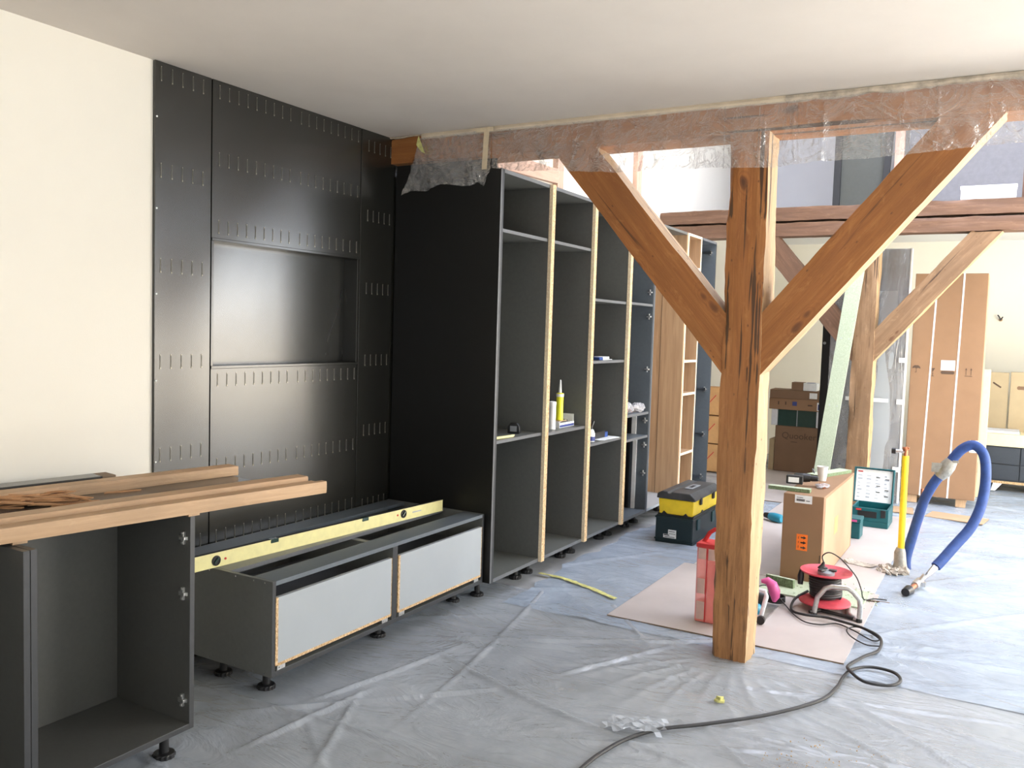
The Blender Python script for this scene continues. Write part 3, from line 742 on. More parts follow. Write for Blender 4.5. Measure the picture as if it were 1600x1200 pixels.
build('nozzle', MB().tube([(0, 0, .083), (0, 0, .10), (.006, .012, .125), (.010, .020, .14)], [.012, .012, .010, .005]), 'black_plastic', t, local=True, smooth=True)
t = thing('parts_case', 'black and blue small case behind the papers in the third tall cabinet', 'case', (-2.47, 5.44, .755))
build('case', bx(-2.52, -2.43, 5.40, 5.57, .756, .805), 'black_plastic', t, bevel=.004)
build('lid', bx(-2.52, -2.43, 5.571, 5.62, .756, .795), 'hose_blue', t, bevel=.003, label='blue end piece')
t = thing('papers', 'white instruction papers at the shelf front of the third tall cabinet', 'papers', (-2.405, 5.52, .755))
for i in range(3): build('sheet', MB().box(-.04, .035, -.13, .15, .0012*i+.0005, .0012*i+.0014), 'paper', t, local=True).rotation_euler = (0, 0, .1*i-.1)
t = thing('screw_packet', 'small white and blue packet on the upper shelf of the third tall cabinet', 'packet', (-2.43, 5.40, 1.305))
build('packet', bx(-2.47, -2.40, 5.42, 5.53, 1.3055, 1.328), 'paper', t, bevel=.004)
build('blue_band', bx(-2.471, -2.399, 5.36, 5.42, 1.3056, 1.325), 'hose_blue', t, bevel=.002)
build('flap', bx(-2.46, -2.41, 5.53, 5.60, 1.3055, 1.3085), 'paper', t)
def bag(label, x, y, z, s, seed):
    m = MB(); nu, nv = 18, 9; vs = []; r = random.Random(seed)
    for j in range(nv):
        for i in range(nu):
            th = pi*j/(nv-1); ph = 2*pi*i/nu; k = 1+.22*math.sin(3*ph+seed+2*th)*sin(th)+.15*(r.random()-.5)
            vs.append((s[0]*k*sin(th)*cos(ph), s[1]*k*sin(th)*sin(ph), max(0, s[2]*(.8+k*.9*cos(th)))))
    m.add(vs, [(j*nu+i, j*nu+(i+1) % nu, (j+1)*nu+(i+1) % nu, (j+1)*nu+i) for j in range(nv-1) for i in range(nu)])
    t = thing('plastic_bag', label, 'bag', (x, y, z)); build('bag', m, 'bag_film', t, local=True)
    m = MB()
    for i in range(26): m.box(-.008, .008, -.005, .005, -.004, .004, mat=Matrix.Translation((s[0]*.6*(r.random()*2-1), s[1]*.6*(r.random()*2-1), .006+s[2]*.7*r.random())) @ Euler((r.random()*3, r.random()*3, 0)).to_matrix().to_4x4())
    build('contents', m, 'copper' if seed % 2 else 'brass', t, local=True, kind='stuff'); return t
bag('clear plastic bag of hardware beside the chipboard strip, left of two', -2.44, 5.95, .900, (.055, .085, .05), 1)
bag('clear plastic bag of fittings near the hinge plates, right of two', -2.415, 6.12, .900, (.05, .08, .042), 4)

# ------------------------------------------------------------ protective film on the floor
rects = [(-1.754, -.572, 4.13, 5.39), (-1.70, -.60, 5.37, 7.90), (-2.3, -.9, 7.9, 10.3), (-1.14, -.92, 5.36, 6.7)]
def film_sheet(x0, x1, y0, y1, seed, step, edge=None, lift=.003, nfold=46, sg=.012):
    nx = int((x1-x0)/step)+1; ny = int((y1-y0)/step)+1
    X, Y = np.meshgrid(np.linspace(x0, x1, nx), np.linspace(y0, y1, ny)); H = np.zeros_like(X)
    r = np.random.RandomState(seed)
    for i in range(nfold):
        cx, cy_ = r.uniform(x0, x1), r.uniform(y0, y1); a = r.normal(.05, .5) if i % 3 else r.uniform(-1.5, 1.5); l = r.uniform(.25, 1.1)
        u = (X-cx)*cos(a)+(Y-cy_)*sin(a); v = -(X-cx)*sin(a)+(Y-cy_)*cos(a); v = v+.10*r.uniform(-1, 1)*u*u
        H += r.uniform(.006, .018)*np.exp(-(v/sg)**2)*np.exp(-(u/l)**4)
    for cx, cy_ in ((-1.04, 3.97), (-.52, 6.05)):          # pleats gathered where the film meets post and pipe
        d = np.hypot(X-cx, Y-cy_); t = np.arctan2(Y-cy_, X-cx)
        H += .0045*np.maximum(0, np.sin(t*33+2*np.sin(d*4)))**2*np.exp(-((d-.45)/.35)**2)
    H += .004*vnoise(X*3, Y*3, seed)+.0025*vnoise(X*11, Y*11, seed+1)
    for a, b, c, d in rects:
        m_ = (np.clip(np.minimum(np.minimum(X-a, b-X), np.minimum(Y-c, d-Y))/.03+.6, 0, 1)); H = H*(1-m_)
    H = np.minimum(H, .015)+lift
    if edge is not None: X = edge(X, Y, seed)
    m = MB(); m.v = [tuple(p) for p in np.stack([X.ravel(), Y.ravel(), H.ravel()], 1).tolist()]
    m.f = grid_faces(nx, ny); m.mi = [0]*len(m.f); return m
def sheet_obj(mb, label, mt='floor_film'):
    me = bpy.data.meshes.new('plastic_sheet'); me.from_pydata(mb.v, [], mb.f); me.materials.append(MAT[mt])
    me.polygons.foreach_set('use_smooth', [True]*len(me.polygons))
    o = bpy.data.objects.new('plastic_sheet', me); COL.objects.link(o); return props(o, label, 'plastic sheet')
sheet_obj(film_sheet(-3.0, 2.4, .2, 4.30, 3, .0125, nfold=90, sg=.010), 'wrinkled translucent protective sheet over the near floor in front of the post')
def ragged_edge(X, Y, seed):
    x0 = X.min(); k = np.clip((x0+.35-X)/.35, 0, 1); return X+k*(.16*(vnoise(Y*2.2, Y*0, 5)-.4)+.05*vnoise(Y*9, Y*0, 6)) - .0
sheet_obj(film_sheet(-2.38, 2.4, 4.0, 10.9, 9, .021, ragged_edge, .006, 110, .014), 'bluish crinkled protective sheet over the floor beside the tall cabinets and beyond', 'floor_film_blue')
m = MB(); r = random.Random(3)
pts = [(-2.41, 4.60), (-2.25, 4.585), (-2.13, 4.545), (-1.98, 4.48), (-1.82, 4.40)]
vs = []
for i in range(25):
    t_ = i/24*(len(pts)-1); k = min(int(t_), len(pts)-2); f_ = t_-k
    x = pts[k][0]*(1-f_)+pts[k+1][0]*f_; y = pts[k][1]*(1-f_)+pts[k+1][1]*f_; w_ = .013+.006*r.random()
    vs += [(x, y-w_, .016+.004*r.random()), (x+.006, y+w_, .016+.004*r.random())]
fs = [(2*i, 2*i+1, 2*i+3, 2*i+2) for i in range(24)]; b = len(vs)
m.add(vs, fs); m.add([(p[0], p[1], p[2]-.002) for p in vs], fs)
build('adhesive_tape', m, 'tape_yellow', None, label='crumpled yellow adhesive tape line on the bluish floor sheet', cat='tape')
# hardboard sheets
def hard(label, x0, x1, y0, y1, z=.006, rot=0):
    t = thing('hardboard_sheet', label, 'board', ((x0+x1)/2, (y0+y1)/2, z), (0, 0, rot)); a, b_ = (x1-x0)/2, (y1-y0)/2
    build('face', MB().box(-a, a, -b_, b_, 0, .008), 'hardboard', t, local=True)
    build('edge', MB().box(-a-.001, a+.001, -b_-.001, -b_, 0, .0075).box(-a-.001, -a, -b_, b_, 0, .0075), 'hardboard_edge', t, local=True, label='brown cut edge'); return t
hard('pale protective hardboard sheet on the floor behind the front post, under the cable reel', -1.752, -.574, 4.135, 5.385)
hard('pale protective hardboard sheet under the tall orange-stickered cardboard box', -1.69, -.60, 5.39, 7.89, .0062)
hard('pale protective hardboard sheet furthest back before the stacked boxes', -2.28, -.92, 7.90, 10.2, .0064)

# ------------------------------------------------------------ film taped on the beam
def hanging(name_label, top, bot, nx, nz, seed, am, creases=()):
    """top and bottom outlines are lists of (x, z); the film hangs at y about 3.865"""
    def ev(P, t):
        xs = np.linspace(0, 1, len(P)); return np.interp(t, xs, [p[0] for p in P]), np.interp(t, xs, [p[1] for p in P])
    t = np.linspace(0, 1, nx); tx, tz = ev(top, t); bx_, bz = ev(bot, t); s = np.linspace(0, 1, nz)[:, None]
    X = tx*(1-s)+bx_*s; Z = tz*(1-s)+bz*s
    fold = (vnoise(X*16, Z*3.0, seed)-.5)+.5*(vnoise(X*40+Z*18, Z*9, seed+1)-.5)+.35*(vnoise(X*70-Z*40, Z*60+X*22, seed+2)-.5)
    Y = 3.866+am*fold*(.35+.9*s)-.012*s
    for cx, sl, a_ in creases: Y = Y-a_*np.exp(-((X-cx-sl*(2.5-Z))/.0045)**2)
    X = X+am*.4*(vnoise(Z*20, X*9, seed+4)-.5)*s; Y = np.minimum(Y, 3.878)
    m = MB(); m.v = [tuple(p) for p in np.stack([X.ravel(), Y.ravel(), Z.ravel()], 1).tolist()]; m.f = grid_faces(nx, nz); m.mi = [0]*len(m.f)
    me = bpy.data.meshes.new('plastic_film'); me.from_pydata(m.v, [], m.f); me.materials.append(MAT['beam_film'])
    me.polygons.foreach_set('use_smooth', [True]*len(me.polygons))
    o = bpy.data.objects.new('plastic_film', me); COL.objects.link(o); return props(o, name_label, 'plastic film')
hanging('torn piece of clear film hanging ragged from the left end of the beam', [(-2.84, 2.52), (-2.60, 2.525), (-2.39, 2.525)],
        [(-2.955, 2.215), (-2.90, 2.24), (-2.80, 2.232), (-2.70, 2.262), (-2.60, 2.252), (-2.50, 2.242), (-2.46, 2.262), (-2.42, 2.235), (-2.375, 2.33)], 110, 40, 5, .035)
hanging('crinkled clear film taped over the beam left of the post', [(-2.39, 2.525), (-1.16, 2.522)],
        [(-2.375, 2.33), (-2.2, 2.30), (-2.0, 2.29), (-1.68, 2.262), (-1.50, 2.258), (-1.15, 2.250)], 220, 34, 15, .022)
hanging('clear film taped over the beam and post, running off at right', [(-1.165, 2.522), (-.9, 2.517), (.6, 2.522)],
        [(-1.155, 2.245), (-.93, 2.235), (-.75, 2.25), (-.56, 2.246), (-.33, 2.256), (.0, 2.27), (.6, 2.28)], 420, 40, 25, .020, ((-1.0, .0, .012), (-.985, .01, .010), (-.86, .06, .014), (-.84, .05, .012), (-.73, -.02, .012), (-.62, 0, .008), (-.50, .02, .010), (-.48, .0, .008), (-.43, .0, .010), (-.30, .01, .009), (-.12, .0, .010), (-.6, 1.4, .012), (-.57, 1.5, .010), (-.1, 1.2, .01)))
m = MB(); vs = []; r = random.Random(8)
for i in range(12):
    z = 2.535-.215*i/11; x = -2.398-.010*i/11; w_ = .016
    vs += [(x-w_, 3.838-.001*r.random(), z), (x+w_, 3.838-.001*r.random(), z)]
m.add(vs, [(2*i, 2*i+1, 2*i+3, 2*i+2) for i in range(11)]); m.box(-2.46, -2.36, 3.836, 3.839, 2.512, 2.532)
build('masking_tape', m, 'tape_masking', None, label='pale masking tape strip hanging vertically over the beam film', cat='tape')
m = MB(); m.prism([(-2.838, 2.53), (-2.80, 2.445), (-2.79, 2.43), (-2.815, 2.44), (-2.852, 2.48)], 3.845, 3.846, 'y')
build('yellow_tape_end', m, 'tape_yellow', None, label='yellow tape scrap at the upper left corner of the torn film', cat='tape')

# ------------------------------------------------------------ toolbox on its dark green case
t = thing('tool_case', 'dark green-blue case standing on the floor under the yellow toolbox', 'case', (-1.985, 6.13, 0))
build('body', bx(-2.125, -1.85, 5.83, 6.42, .006, .205), 'green_box', t, bevel=.008)
m = MB()
for z in (.03, .185): m.box(-2.129, -1.846, 5.826, 6.424, z, z+.012)
build('rib', m, 'green_box', t, bevel=.002)
for y in (5.95, 6.30): build('latch', bx(-1.85, -1.842, y-.03, y+.03, .11, .185), 'green_tool', t, bevel=.002)
lab = build('label', MB().box(-2.06, -1.965, 5.8215, 5.8225, .05, .075).box(-2.025, -1.965, 5.8215, 5.8225, .075, .11), 'paper', t, label='white paper label')
build('print', bx(-2.055, -2.015, 5.8205, 5.8214, .066, .073).box(-2.05, -1.975, 5.8205, 5.8214, .055, .059).box(-2.02, -1.97, 5.8205, 5.8214, .08, .083).box(-2.02, -1.975, 5.8205, 5.8214, .095, .099), 'print_black', lab)
t = thing('toolbox', 'yellow toolbox with scuffed black lid standing on the green case', 'toolbox', (-1.985, 6.13, .206))
m = MB(); vs = []
for z, k in ((.215, .0), (.325, .006)):
    vs += [(-2.105-k, 5.845-k, z), (-1.858+k, 5.845-k, z), (-1.858+k, 6.41+k, z), (-2.105-k, 6.41+k, z)]
m.add(vs, [(3, 2, 1, 0), (4, 5, 6, 7), (0, 1, 5, 4), (1, 2, 6, 5), (2, 3, 7, 6), (3, 0, 4, 7)])
build('body', m, 'yellow_paint', t, bevel=.006)
zig = [(-2.112, .207), (-2.112, .222), (-2.085, .216), (-2.068, .237), (-2.045, .217), (-1.93, .212), (-1.908, .236), (-1.888, .214), (-1.850, .214), (-1.850, .207)]
build('lower_trim', MB().prism(zig, 5.836, 5.844, 'y').box(-1.8575, -1.850, 5.844, 6.415, .207, .219).box(-2.112, -2.1055, 5.844, 6.415, .207, .219).prism([(6.02, .214), (6.05, .236), (6.08, .214)], -1.8575, -1.850, 'x'), 'black_plastic', t)
ld = MB().prism([(-2.125, .326), (-2.12, .36), (-2.09, .378), (-2.045, .378), (-2.035, .366), (-2.02, .366), (-2.012, .378), (-1.88, .378), (-1.842, .345), (-1.84, .326)], 5.832, 6.425, 'y')
lid = build('lid', ld, 'dark_plastic', t, bevel=.006)
build('handle', bx(-1.985, -1.925, 6.02, 6.22, .379, .384), 'grey_plastic', lid, bevel=.003)
build('handle_slot', bx(-1.968, -1.942, 6.07, 6.17, .3842, .3850), 'print_black', lid)
for y in (5.98, 6.28): build('latch', bx(-1.849, -1.838, y-.02, y+.02, .285, .34), 'black_plastic', lid, bevel=.002)

# ------------------------------------------------------------ red organiser standing on end
t = thing('organiser_case', 'clear red organiser case standing on end beside the front post', 'organiser', (-1.24, 4.36, .0145))
build('shell', bx(-1.337, -1.155, 4.30, 4.42, .0155, .420), 'red_clear', t, bevel=.008)
m = MB().tube([(-1.32, 4.36, .42), (-1.29, 4.36, .475), (-1.265, 4.36, .495), (-1.215, 4.36, .498), (-1.17, 4.36, .475), (-1.16, 4.36, .42)], .011, 10)
build('handle', m, 'print_red', t, smooth=True); build('rim', bx(-1.34, -1.152, 4.297, 4.423, .405, .428), 'print_red', t, bevel=.004)
for a in ((-1.327, -1.287, .345, .402), (-1.275, -1.235, .345, .402), (-1.327, -1.288, .165, .245), (-1.327, -1.285, .03, .125), (-1.275, -1.2, .03, .33)):
    build('bin', bx(a[0], a[1], 4.2975, 4.38, a[2], a[3]), 'bin_pink' if a[3] != .33 else 'red_clear', t, bevel=.003)
build('divider', bx(-1.284, -1.278, 4.2985, 4.30, .02, .405), 'print_red', t)

# ------------------------------------------------------------ big cardboard box with sticker, and what lies on it
HB = .0145
t = thing('cardboard_box', 'tall brown cardboard box with orange arrow sticker and barcode label', 'box', (-1.03, 6.0, HB))
build('body', bx(-1.146, -.908, 5.39, 6.55, HB, .546), 'cardboard', t, bevel=.003)
build('lit_side_tint', bx(-.908, -.9065, 5.44, 6.50, HB+.01, .53), 'cardboard_light', t)  # paler skin puts the light on the right side into its colour
build('flap_seam', bx(-.920, -.914, 5.3885, 5.39, HB, .19), 'print_brown', t)
s = build('sticker', bx(-1.057, -.992, 5.3885, 5.3895, .205, .305), 'sticker_orange', t, label='orange sticker with three black arrows')
for k in range(3):
    z = .285-.031*k
    build('arrow', MB().box(-1.032, -1.015, 5.3875, 5.3884, z-.004, z+.004).prism([(-1.016, z-.010), (-.999, z), (-1.016, z+.010)], 5.3875, 5.3884, 'y'), 'print_black', s)
build('line_print', MB().box(-1.046, -1.043, 5.3875, 5.3884, .22, .235).box(-1.046, -1.043, 5.3875, 5.3884, .25, .262).box(-1.046, -1.043, 5.3875, 5.3884, .275, .29), 'print_brown', s)
s = build('paper_label', bx(-1.078, -.977, 5.3885, 5.3895, .495, .544), 'paper', t, label='white label with barcode')
m = MB(); r = random.Random(1); x = -1.068
while x < -1.02: w_ = .001+.0015*r.random(); m.box(x, x+w_, 5.3875, 5.3884, .507, .521); x += w_+.0012
m.box(-1.068, -1.03, 5.3875, 5.3884, .528, .531).box(-1.012, -.99, 5.3875, 5.3884, .510, .514)
build('barcode', m, 'print_black', s)
s = build('side_sticker', bx(-.9065, -.9058, 5.80, 5.92, .24, .35), 'print_red', t, label='faded orange mark on the side'); s.data.materials[0] = MAT['cardboard_orange']
def slat(label, loc, sz, rz, mat='green_board'):
    t = thing('green_offcut', label, 'offcut', loc, (0, 0, rz)); a, b_, c = sz
    build('board', MB().box(-a, a, -b_, b_, 0, c), mat, t, local=True)
    build('edge', MB().box(-a-.0006, a+.0006, -b_-.0006, -b_, .0, c-.0004).box(a, a+.0006, -b_, b_, 0, c-.0004), 'green_board_edge', t, local=True, label='dark cut edge'); return t
slat('pale green board offcut overhanging the front corner of the stickered box', (-1.135, 5.50, .5465), (.125, .028, .022), .0)
slat('short pale green offcut with white top at the back of the stickered box', (-1.04, 6.32, .5465), (.045, .22, .022), -.35)
def drill(name_label, x, y, z, rz, body, lab, s=1.0):
    t = thing('cordless_drill', name_label, 'drill', (x, y, z), (0, 0, rz)); t.scale = (s, s, s)
    # lies on its side: barrel along X
    build('motor_housing', MB().tube([(-.075, 0, .032), (-.06, 0, .032), (0, 0, .032), (.035, 0, .032)], [.022, .030, .032, .026], 16), body, t, local=True, smooth=True)
    build('chuck', MB().tube([(.035, 0, .032), (.05, 0, .032), (.085, 0, .032), (.09, 0, .032)], [.020, .022, .018, .008], 16), 'black_plastic', t, local=True, smooth=True)
    build('grip', MB().tube([(-.045, 0, .032), (-.055, -.045, .030), (-.058, -.09, .030)], [.020, .017, .019], 12), body, t, local=True, smooth=True)
    bt = build('battery', MB().box(-.115, -.005, -.14, -.088, .002, .062), 'black_plastic', t, local=True, bevel=.006)
    if lab: build('label', MB().box(-.10, -.03, -.1412, -.1402, .014, .05), 'paper', bt, local=True, label='white printed label')
    return t
drill('black cordless drill lying on top of the stickered cardboard box', -1.09, 5.735, .5695, .12, 'black_plastic', True, .92)
drill('teal cordless drill lying on the floor sheet behind the front post', -1.56, 7.02, .015, 2.6, 'tool_blue', False, 1.15)
t = thing('paper_cup', 'white disposable cup standing on the stickered cardboard box', 'cup', (-1.035, 6.02, .5465))
build('cup', MB().lathe([(.024, 0), (.026, .004), (.036, .094), (.038, .096), (.034, .096), (.024, .008)], n=24), 'white_plastic', t, local=True, smooth=True)
bag('small clear bag of screws on the stickered box behind the drill', -.985, 5.74, .5465, (.04, .07, .014), 3)
t = thing('grey_bracket', 'small grey metal bracket beside the cup on the stickered box', 'bracket', (-1.10, 6.22, .5465), (0, 0, .3))
build('plate', MB().box(-.03, .03, -.06, .06, 0, .004).box(-.03, -.026, -.06, .06, .004, .04), 'grey_plastic', t, local=True)
build('bolt', MB().cyl((0, .02, .004), (0, .02, .045), .004), 'steel', t, local=True)

# ------------------------------------------------------------ teal tool cases behind the box
t = thing('tool_case', 'teal tool case with open lid lined with a printed white sheet', 'tool case', (-.88, 7.45, HB))
build('body', MB().box(-1.02, -.745, 7.30, 7.62, HB, .06).box(-1.02, -.745, 7.30, 7.315, .06, .165).box(-1.02, -.745, 7.605, 7.62, .06, .165).box(-1.02, -1.005, 7.315, 7.605, .06, .165).box(-.76, -.745, 7.315, 7.605, .06, .165), 'teal', t, bevel=.004)
build('front_recess', bx(-.97, -.83, 7.297, 7.2995, .09, .14), 'black_plastic', t)
build('red_badge', bx(-.985, -.945, 7.2955, 7.2975, .143, .156), 'print_red', t)
build('latch', bx(-.80, -.765, 7.29, 7.30, .10, .16), 'black_plastic', t, bevel=.003)
tt = Matrix.Translation((-.905, 7.63, .15)) @ Matrix.Rotation(-.18, 4, 'X')
ldd = build('lid', MB().box(-.155, .155, -.004, .03, 0, .29, mat=tt).box(-.155, -.145, -.03, -.004, 0, .29, mat=tt).box(.145, .155, -.03, -.004, 0, .29, mat=tt).box(-.145, .145, -.03, -.004, .28, .29, mat=tt), 'teal', t, bevel=.003)
sh = build('instruction_sheet', MB().box(-.14, .14, -.0065, -.0045, .012, .275, mat=tt), 'paper', ldd, label='white sheet with columns of print')
m = MB(); r = random.Random(4)
for cx in range(4):
    for rz in range(7):
        w_ = .016+.02*r.random(); z = .04+.030*rz
        if r.random() < .85: m.box(-.125+.068*cx, -.125+.068*cx+w_, -.0085, -.0068, z, z+.003+.010*r.random(), mat=tt)
build('print', m, 'print_grey', sh); build('red_heading', MB().box(-.128, -.09, -.0085, -.0068, .250, .260, mat=tt), 'print_red', sh)
m = MB()
for cx, z in ((.02, .14), (.02, .09), (.085, .20), (.085, .11), (.015, .21), (.085, .06)): m.box(cx, cx+.03, -.009, -.0086, z, z+.007, mat=tt)
build('print', m, 'print_black', sh)
t = thing('tool_box', 'small teal tool box half hidden behind the stickered cardboard box', 'tool box', (-.94, 6.86, HB))
build('body', bx(-1.02, -.882, 6.80, 6.96, HB, .135), 'teal', t, bevel=.006)
build('lid', bx(-1.023, -.879, 6.797, 6.963, .136, .165), 'teal', t, bevel=.005)
build('label', bx(-.95, -.905, 6.7955, 6.797, .142, .158), 'pink', t)

# ------------------------------------------------------------ cable reel
RX, RY, RZ = -.80, 4.93, .0145
t = thing('cable_reel', 'red cable reel with black cable in an aluminium tube stand', 'cable reel', (RX, RY, RZ))
def flange(z, up):
    s_ = 1 if up else -1
    pr = [(.035, 0), (.07, 0), (.105, .008*s_), (.132, .016*s_), (.136, .020*s_), (.136, .026*s_), (.130, .024*s_), (.10, .013*s_), (.07, .006*s_), (.035, .006*s_)]
    if not up: pr = pr
    return MB().lathe([(r_, z+zz) for r_, zz in pr], (0, 0, 0), 40)
build('flange', flange(.185, True), 'reel_red', t, local=True, smooth=True)
build('flange', flange(.062, False), 'reel_red', t, local=True, smooth=True)
build('drum', MB().lathe([(.06, .055), (.06, .19)], n=24), 'black_plastic', t, local=True)
m = MB(); pts = []
for i in range(24*8): a = 2*pi*i/24; pts.append(((.078+.004*sin(a*3.1))*cos(a), (.078+.004*sin(a*3.1))*sin(a), .070+.105*i/(24*8)))
m.tube(pts, .0085, 8); build('wound_cable', m, 'cable_black', t, local=True, smooth=True)
top = build('socket_plate', MB().lathe([(.045, .190), (.045, .205), (.03, .214)], n=24), 'grey_plastic', t, local=True, smooth=True)
for a in (0, 2.1, 4.2): build('socket', MB().box(-.02, .02, -.014, .014, .212, .222, mat=Matrix.Rotation(a, 4, 'Z') @ Matrix.Translation((.035, 0, 0))), 'dark_plastic', top, local=True, bevel=.003)
build('plug', MB().tube([(-.035, -.01, .215), (-.02, 0, .235), (-.015, .005, .255)], [.014, .012, .006], 10), 'black_plastic', top, local=True, smooth=True)
wx = lambda p: (p[0]-RX, p[1]-RY, p[2]-RZ)
def arc_tube(P, n=8):                     # smooth polyline through points
    P = [Vector(p) for p in P]; out = []
    for i in range(len(P)-1):
        p0, p1, p2, p3 = P[max(i-1, 0)], P[i], P[i+1], P[min(i+2, len(P)-1)]
        for k in range(n):
            s_ = k/n; out.append(.5*((2*p1)+(p2-p0)*s_+(2*p0-5*p1+4*p2-p3)*s_*s_+(3*p1-p0-3*p2+p3)*s_**3))
    return out+[P[-1]]
fr = [(-.824, 4.76, .022), (-.818, 4.765, .07), (-.812, 4.77, .115), (-.775, 4.775, .168), (-.742, 4.78, .182), (-.663, 4.78, .187), (-.635, 4.78, .172), (-.603, 4.785, .135), (-.598, 4.79, .10), (-.600, 4.79, .03), (-.62, 4.80, .024), (-.66, 4.86, .024), (-.70, 5.08, .024)]
build('frame', MB().tube([wx(p) for p in fr], .0135, 10), 'aluminium', t, local=True, smooth=True)
build('frame', MB().tube([wx(p) for p in ((-.85, 4.78, .026), (-.80, 4.84, .026), (-.62, 4.80, .026))], .010, 8), 'black_plastic', t, local=True, label='black foot bar')
build('crank_knob', MB().tube([(-.125, -.02, .20), (-.128, -.025, .165), (-.128, -.03, .12)], [.012, .018, .014], 12), 'black_plastic', t, local=True, smooth=True)
for p in ((-.824, 4.76), (-.60, 4.79)): build('foot', MB().lathe([(.016, 0), (.016, .016), (.013, .02)], (p[0]-RX, p[1]-RY, 0), 12), 'black_plastic', t, local=True)
# cables
def cable(label, P, r_, mat='cable_black', name='cable', cat='cable'):
    return build(name, MB().tube(arc_tube(P), r_, 8), mat, None, smooth=True, label=label, cat=cat)
zc = .024
EX = [(-1.172, 2.45), (-1.168, 2.628), (-1.155, 2.736), (-1.121, 2.875), (-1.049, 3.012), (-.92, 3.148), (-.733, 3.37), (-.587, 3.62), (-.55, 3.80), (-.545, 3.93), (-.525, 4.05), (-.458, 4.131), (-.364, 4.125), (-.325, 4.043), (-.359, 3.955), (-.457, 3.921), (-.53, 4.0), (-.545, 4.10), (-.50, 4.26), (-.455, 4.38), (-.466, 4.53), (-.554, 4.632), (-.673, 4.68), (-.76, 4.70), (-.86, 4.68), (-.94, 4.76), (-.95, 4.88), (-.90, 4.98)]
cz = [zc]*len(EX); cz[16] = zc+.014; cz[15] = zc+.006; cz[-1] = .08; cz[-2] = .05
for i in range(20, len(EX)-3): cz[i] = zc+.012
cable('thick black extension cable looping from the reel across the floor sheet', [(a[0], a[1], z) for a, z in zip(EX, cz)], .0072, name='extension_cable')
cable('thin black lead from the power tool by the post, running past the reel', [(-1.12, 4.72, .13), (-1.08, 4.80, .12), (-.99, 4.80, .04), (-.92, 4.70, .024), (-.84, 4.60, .024), (-.76, 4.60, .024), (-.69, 4.66, .026), (-.60, 4.60, .026), (-.50, 4.50, .026), (-.475, 4.55, .026), (-.58, 4.66, .028), (-.63, 4.60, .028), (-.60, 4.50, .028), (-.52, 4.42, .026), (-.46, 4.44, .024)], .0035)
cable('thin black lead arching up from the reel socket and down behind it', [(-.815, 4.94, .262), (-.825, 4.94, .30), (-.79, 4.94, .325), (-.74, 4.96, .30), (-.70, 5.0, .25), (-.66, 5.06, .18), (-.64, 5.12, .10), (-.63, 5.18, .03), (-.58, 5.24, .026), (-.52, 5.27, .022)], .0035)

# green dusty board below the reel and loose offcuts
t = thing('green_offcut', 'speckled flat green chipboard piece on the hardboard behind the cable reel', 'offcut', (-.86, 5.2, .0145))
build('board', bx(-1.20, -.62, 5.03, 5.37, .0145, .024), 'green_board', t)
slat('green offcut strip standing behind the pink power tool, left of the box', (-1.10, 5.20, .0245), (.085, .012, .05), -.22)
# power tool behind the post
t = thing('power_saw', 'power tool with pink handle and grey guide rail half hidden by the front post', 'power tool', (-1.06, 4.62, .0145))
build('base_plate', bx(-1.16, -1.02, 4.44, 4.80, .0145, .022), 'aluminium', t, bevel=.002)
build('guide_rail', MB().tube([(-1.10, 4.47, .03), (-1.035, 4.47, .05), (-1.018, 4.50, .15), (-1.03, 4.52, .17), (-1.12, 4.52, .175)], .012, 8), 'foam_white', t, smooth=True)
build('motor', MB().tube([(-1.16, 4.60, .10), (-1.10, 4.60, .10), (-1.045, 4.60, .10)], [.045, .05, .038], 16), 'black_plastic', t, smooth=True)
build('housing', MB().tube([(-1.13, 4.52, .06), (-1.06, 4.52, .06), (-1.04, 4.52, .055)], [.04, .038, .02], 14), 'tool_blue', t, smooth=True)
build('handle', MB().tube([(-1.10, 4.72, .165), (-1.07, 4.73, .170), (-1.045, 4.735, .150), (-1.03, 4.735, .115), (-1.025, 4.735, .085), (-1.03, 4.735, .06)], [.010, .022, .030, .032, .024, .010], 12), 'pink', t, smooth=True)
build('wheel', MB().lathe([(.022, 0), (.022, .02)], n=18, mat=Matrix.Translation((-1.03, 4.46, .037)) @ Matrix.Rotation(pi/2, 4, 'X')), 'black_plastic', t)
m = MB(); pts = [((-1.05+.05*cos(2*pi*i/16)), 4.86+.05*sin(2*pi*i/16), .030+.008*(i//16)) for i in range(16*4)]
build('coiled_lead', m.tube(pts, .005, 6), 'cable_black', t, smooth=True)

# ------------------------------------------------------------ pipes out of the floor
t = thing('gas_pipe', 'upright yellow pipe with copper valve rising from the floor', 'pipe', (-.535, 6.1, 0))
build('pipe', MB().cyl((-.535, 6.1, .09), (-.540, 6.1, .755), .0205, n=18), 'pipe_yellow', t, smooth=True)
v = build('valve', MB().cyl((-.540, 6.1, .755), (-.540, 6.1, .795), .013).cyl((-.540, 6.1, .79), (-.548, 6.1, .81), .02, .014).box(-.56, -.52, 6.09, 6.11, .80, .812), 'copper', t, smooth=True)
build('spindle', MB().cyl((-.545, 6.1, .782), (-.60, 6.1, .782), .011), 'steel', v, smooth=True)
build('cap', MB().cyl((-.60, 6.1, .782), (-.625, 6.1, .782), .02, n=14), 'black_plastic', v, smooth=True)
build('base_wrap', MB().tube([(-.535, 6.1, .0), (-.535, 6.1, .05), (-.54, 6.1, .12), (-.537, 6.1, .15)], [.05, .04, .036, .026], 14), 'duct_tape', t, smooth=True, label='silver tape wrap at the foot')
t = thing('insulated_hose', 'blue insulated hose arching up from the floor and back down', 'hose', (-.5, 6.2, 0))
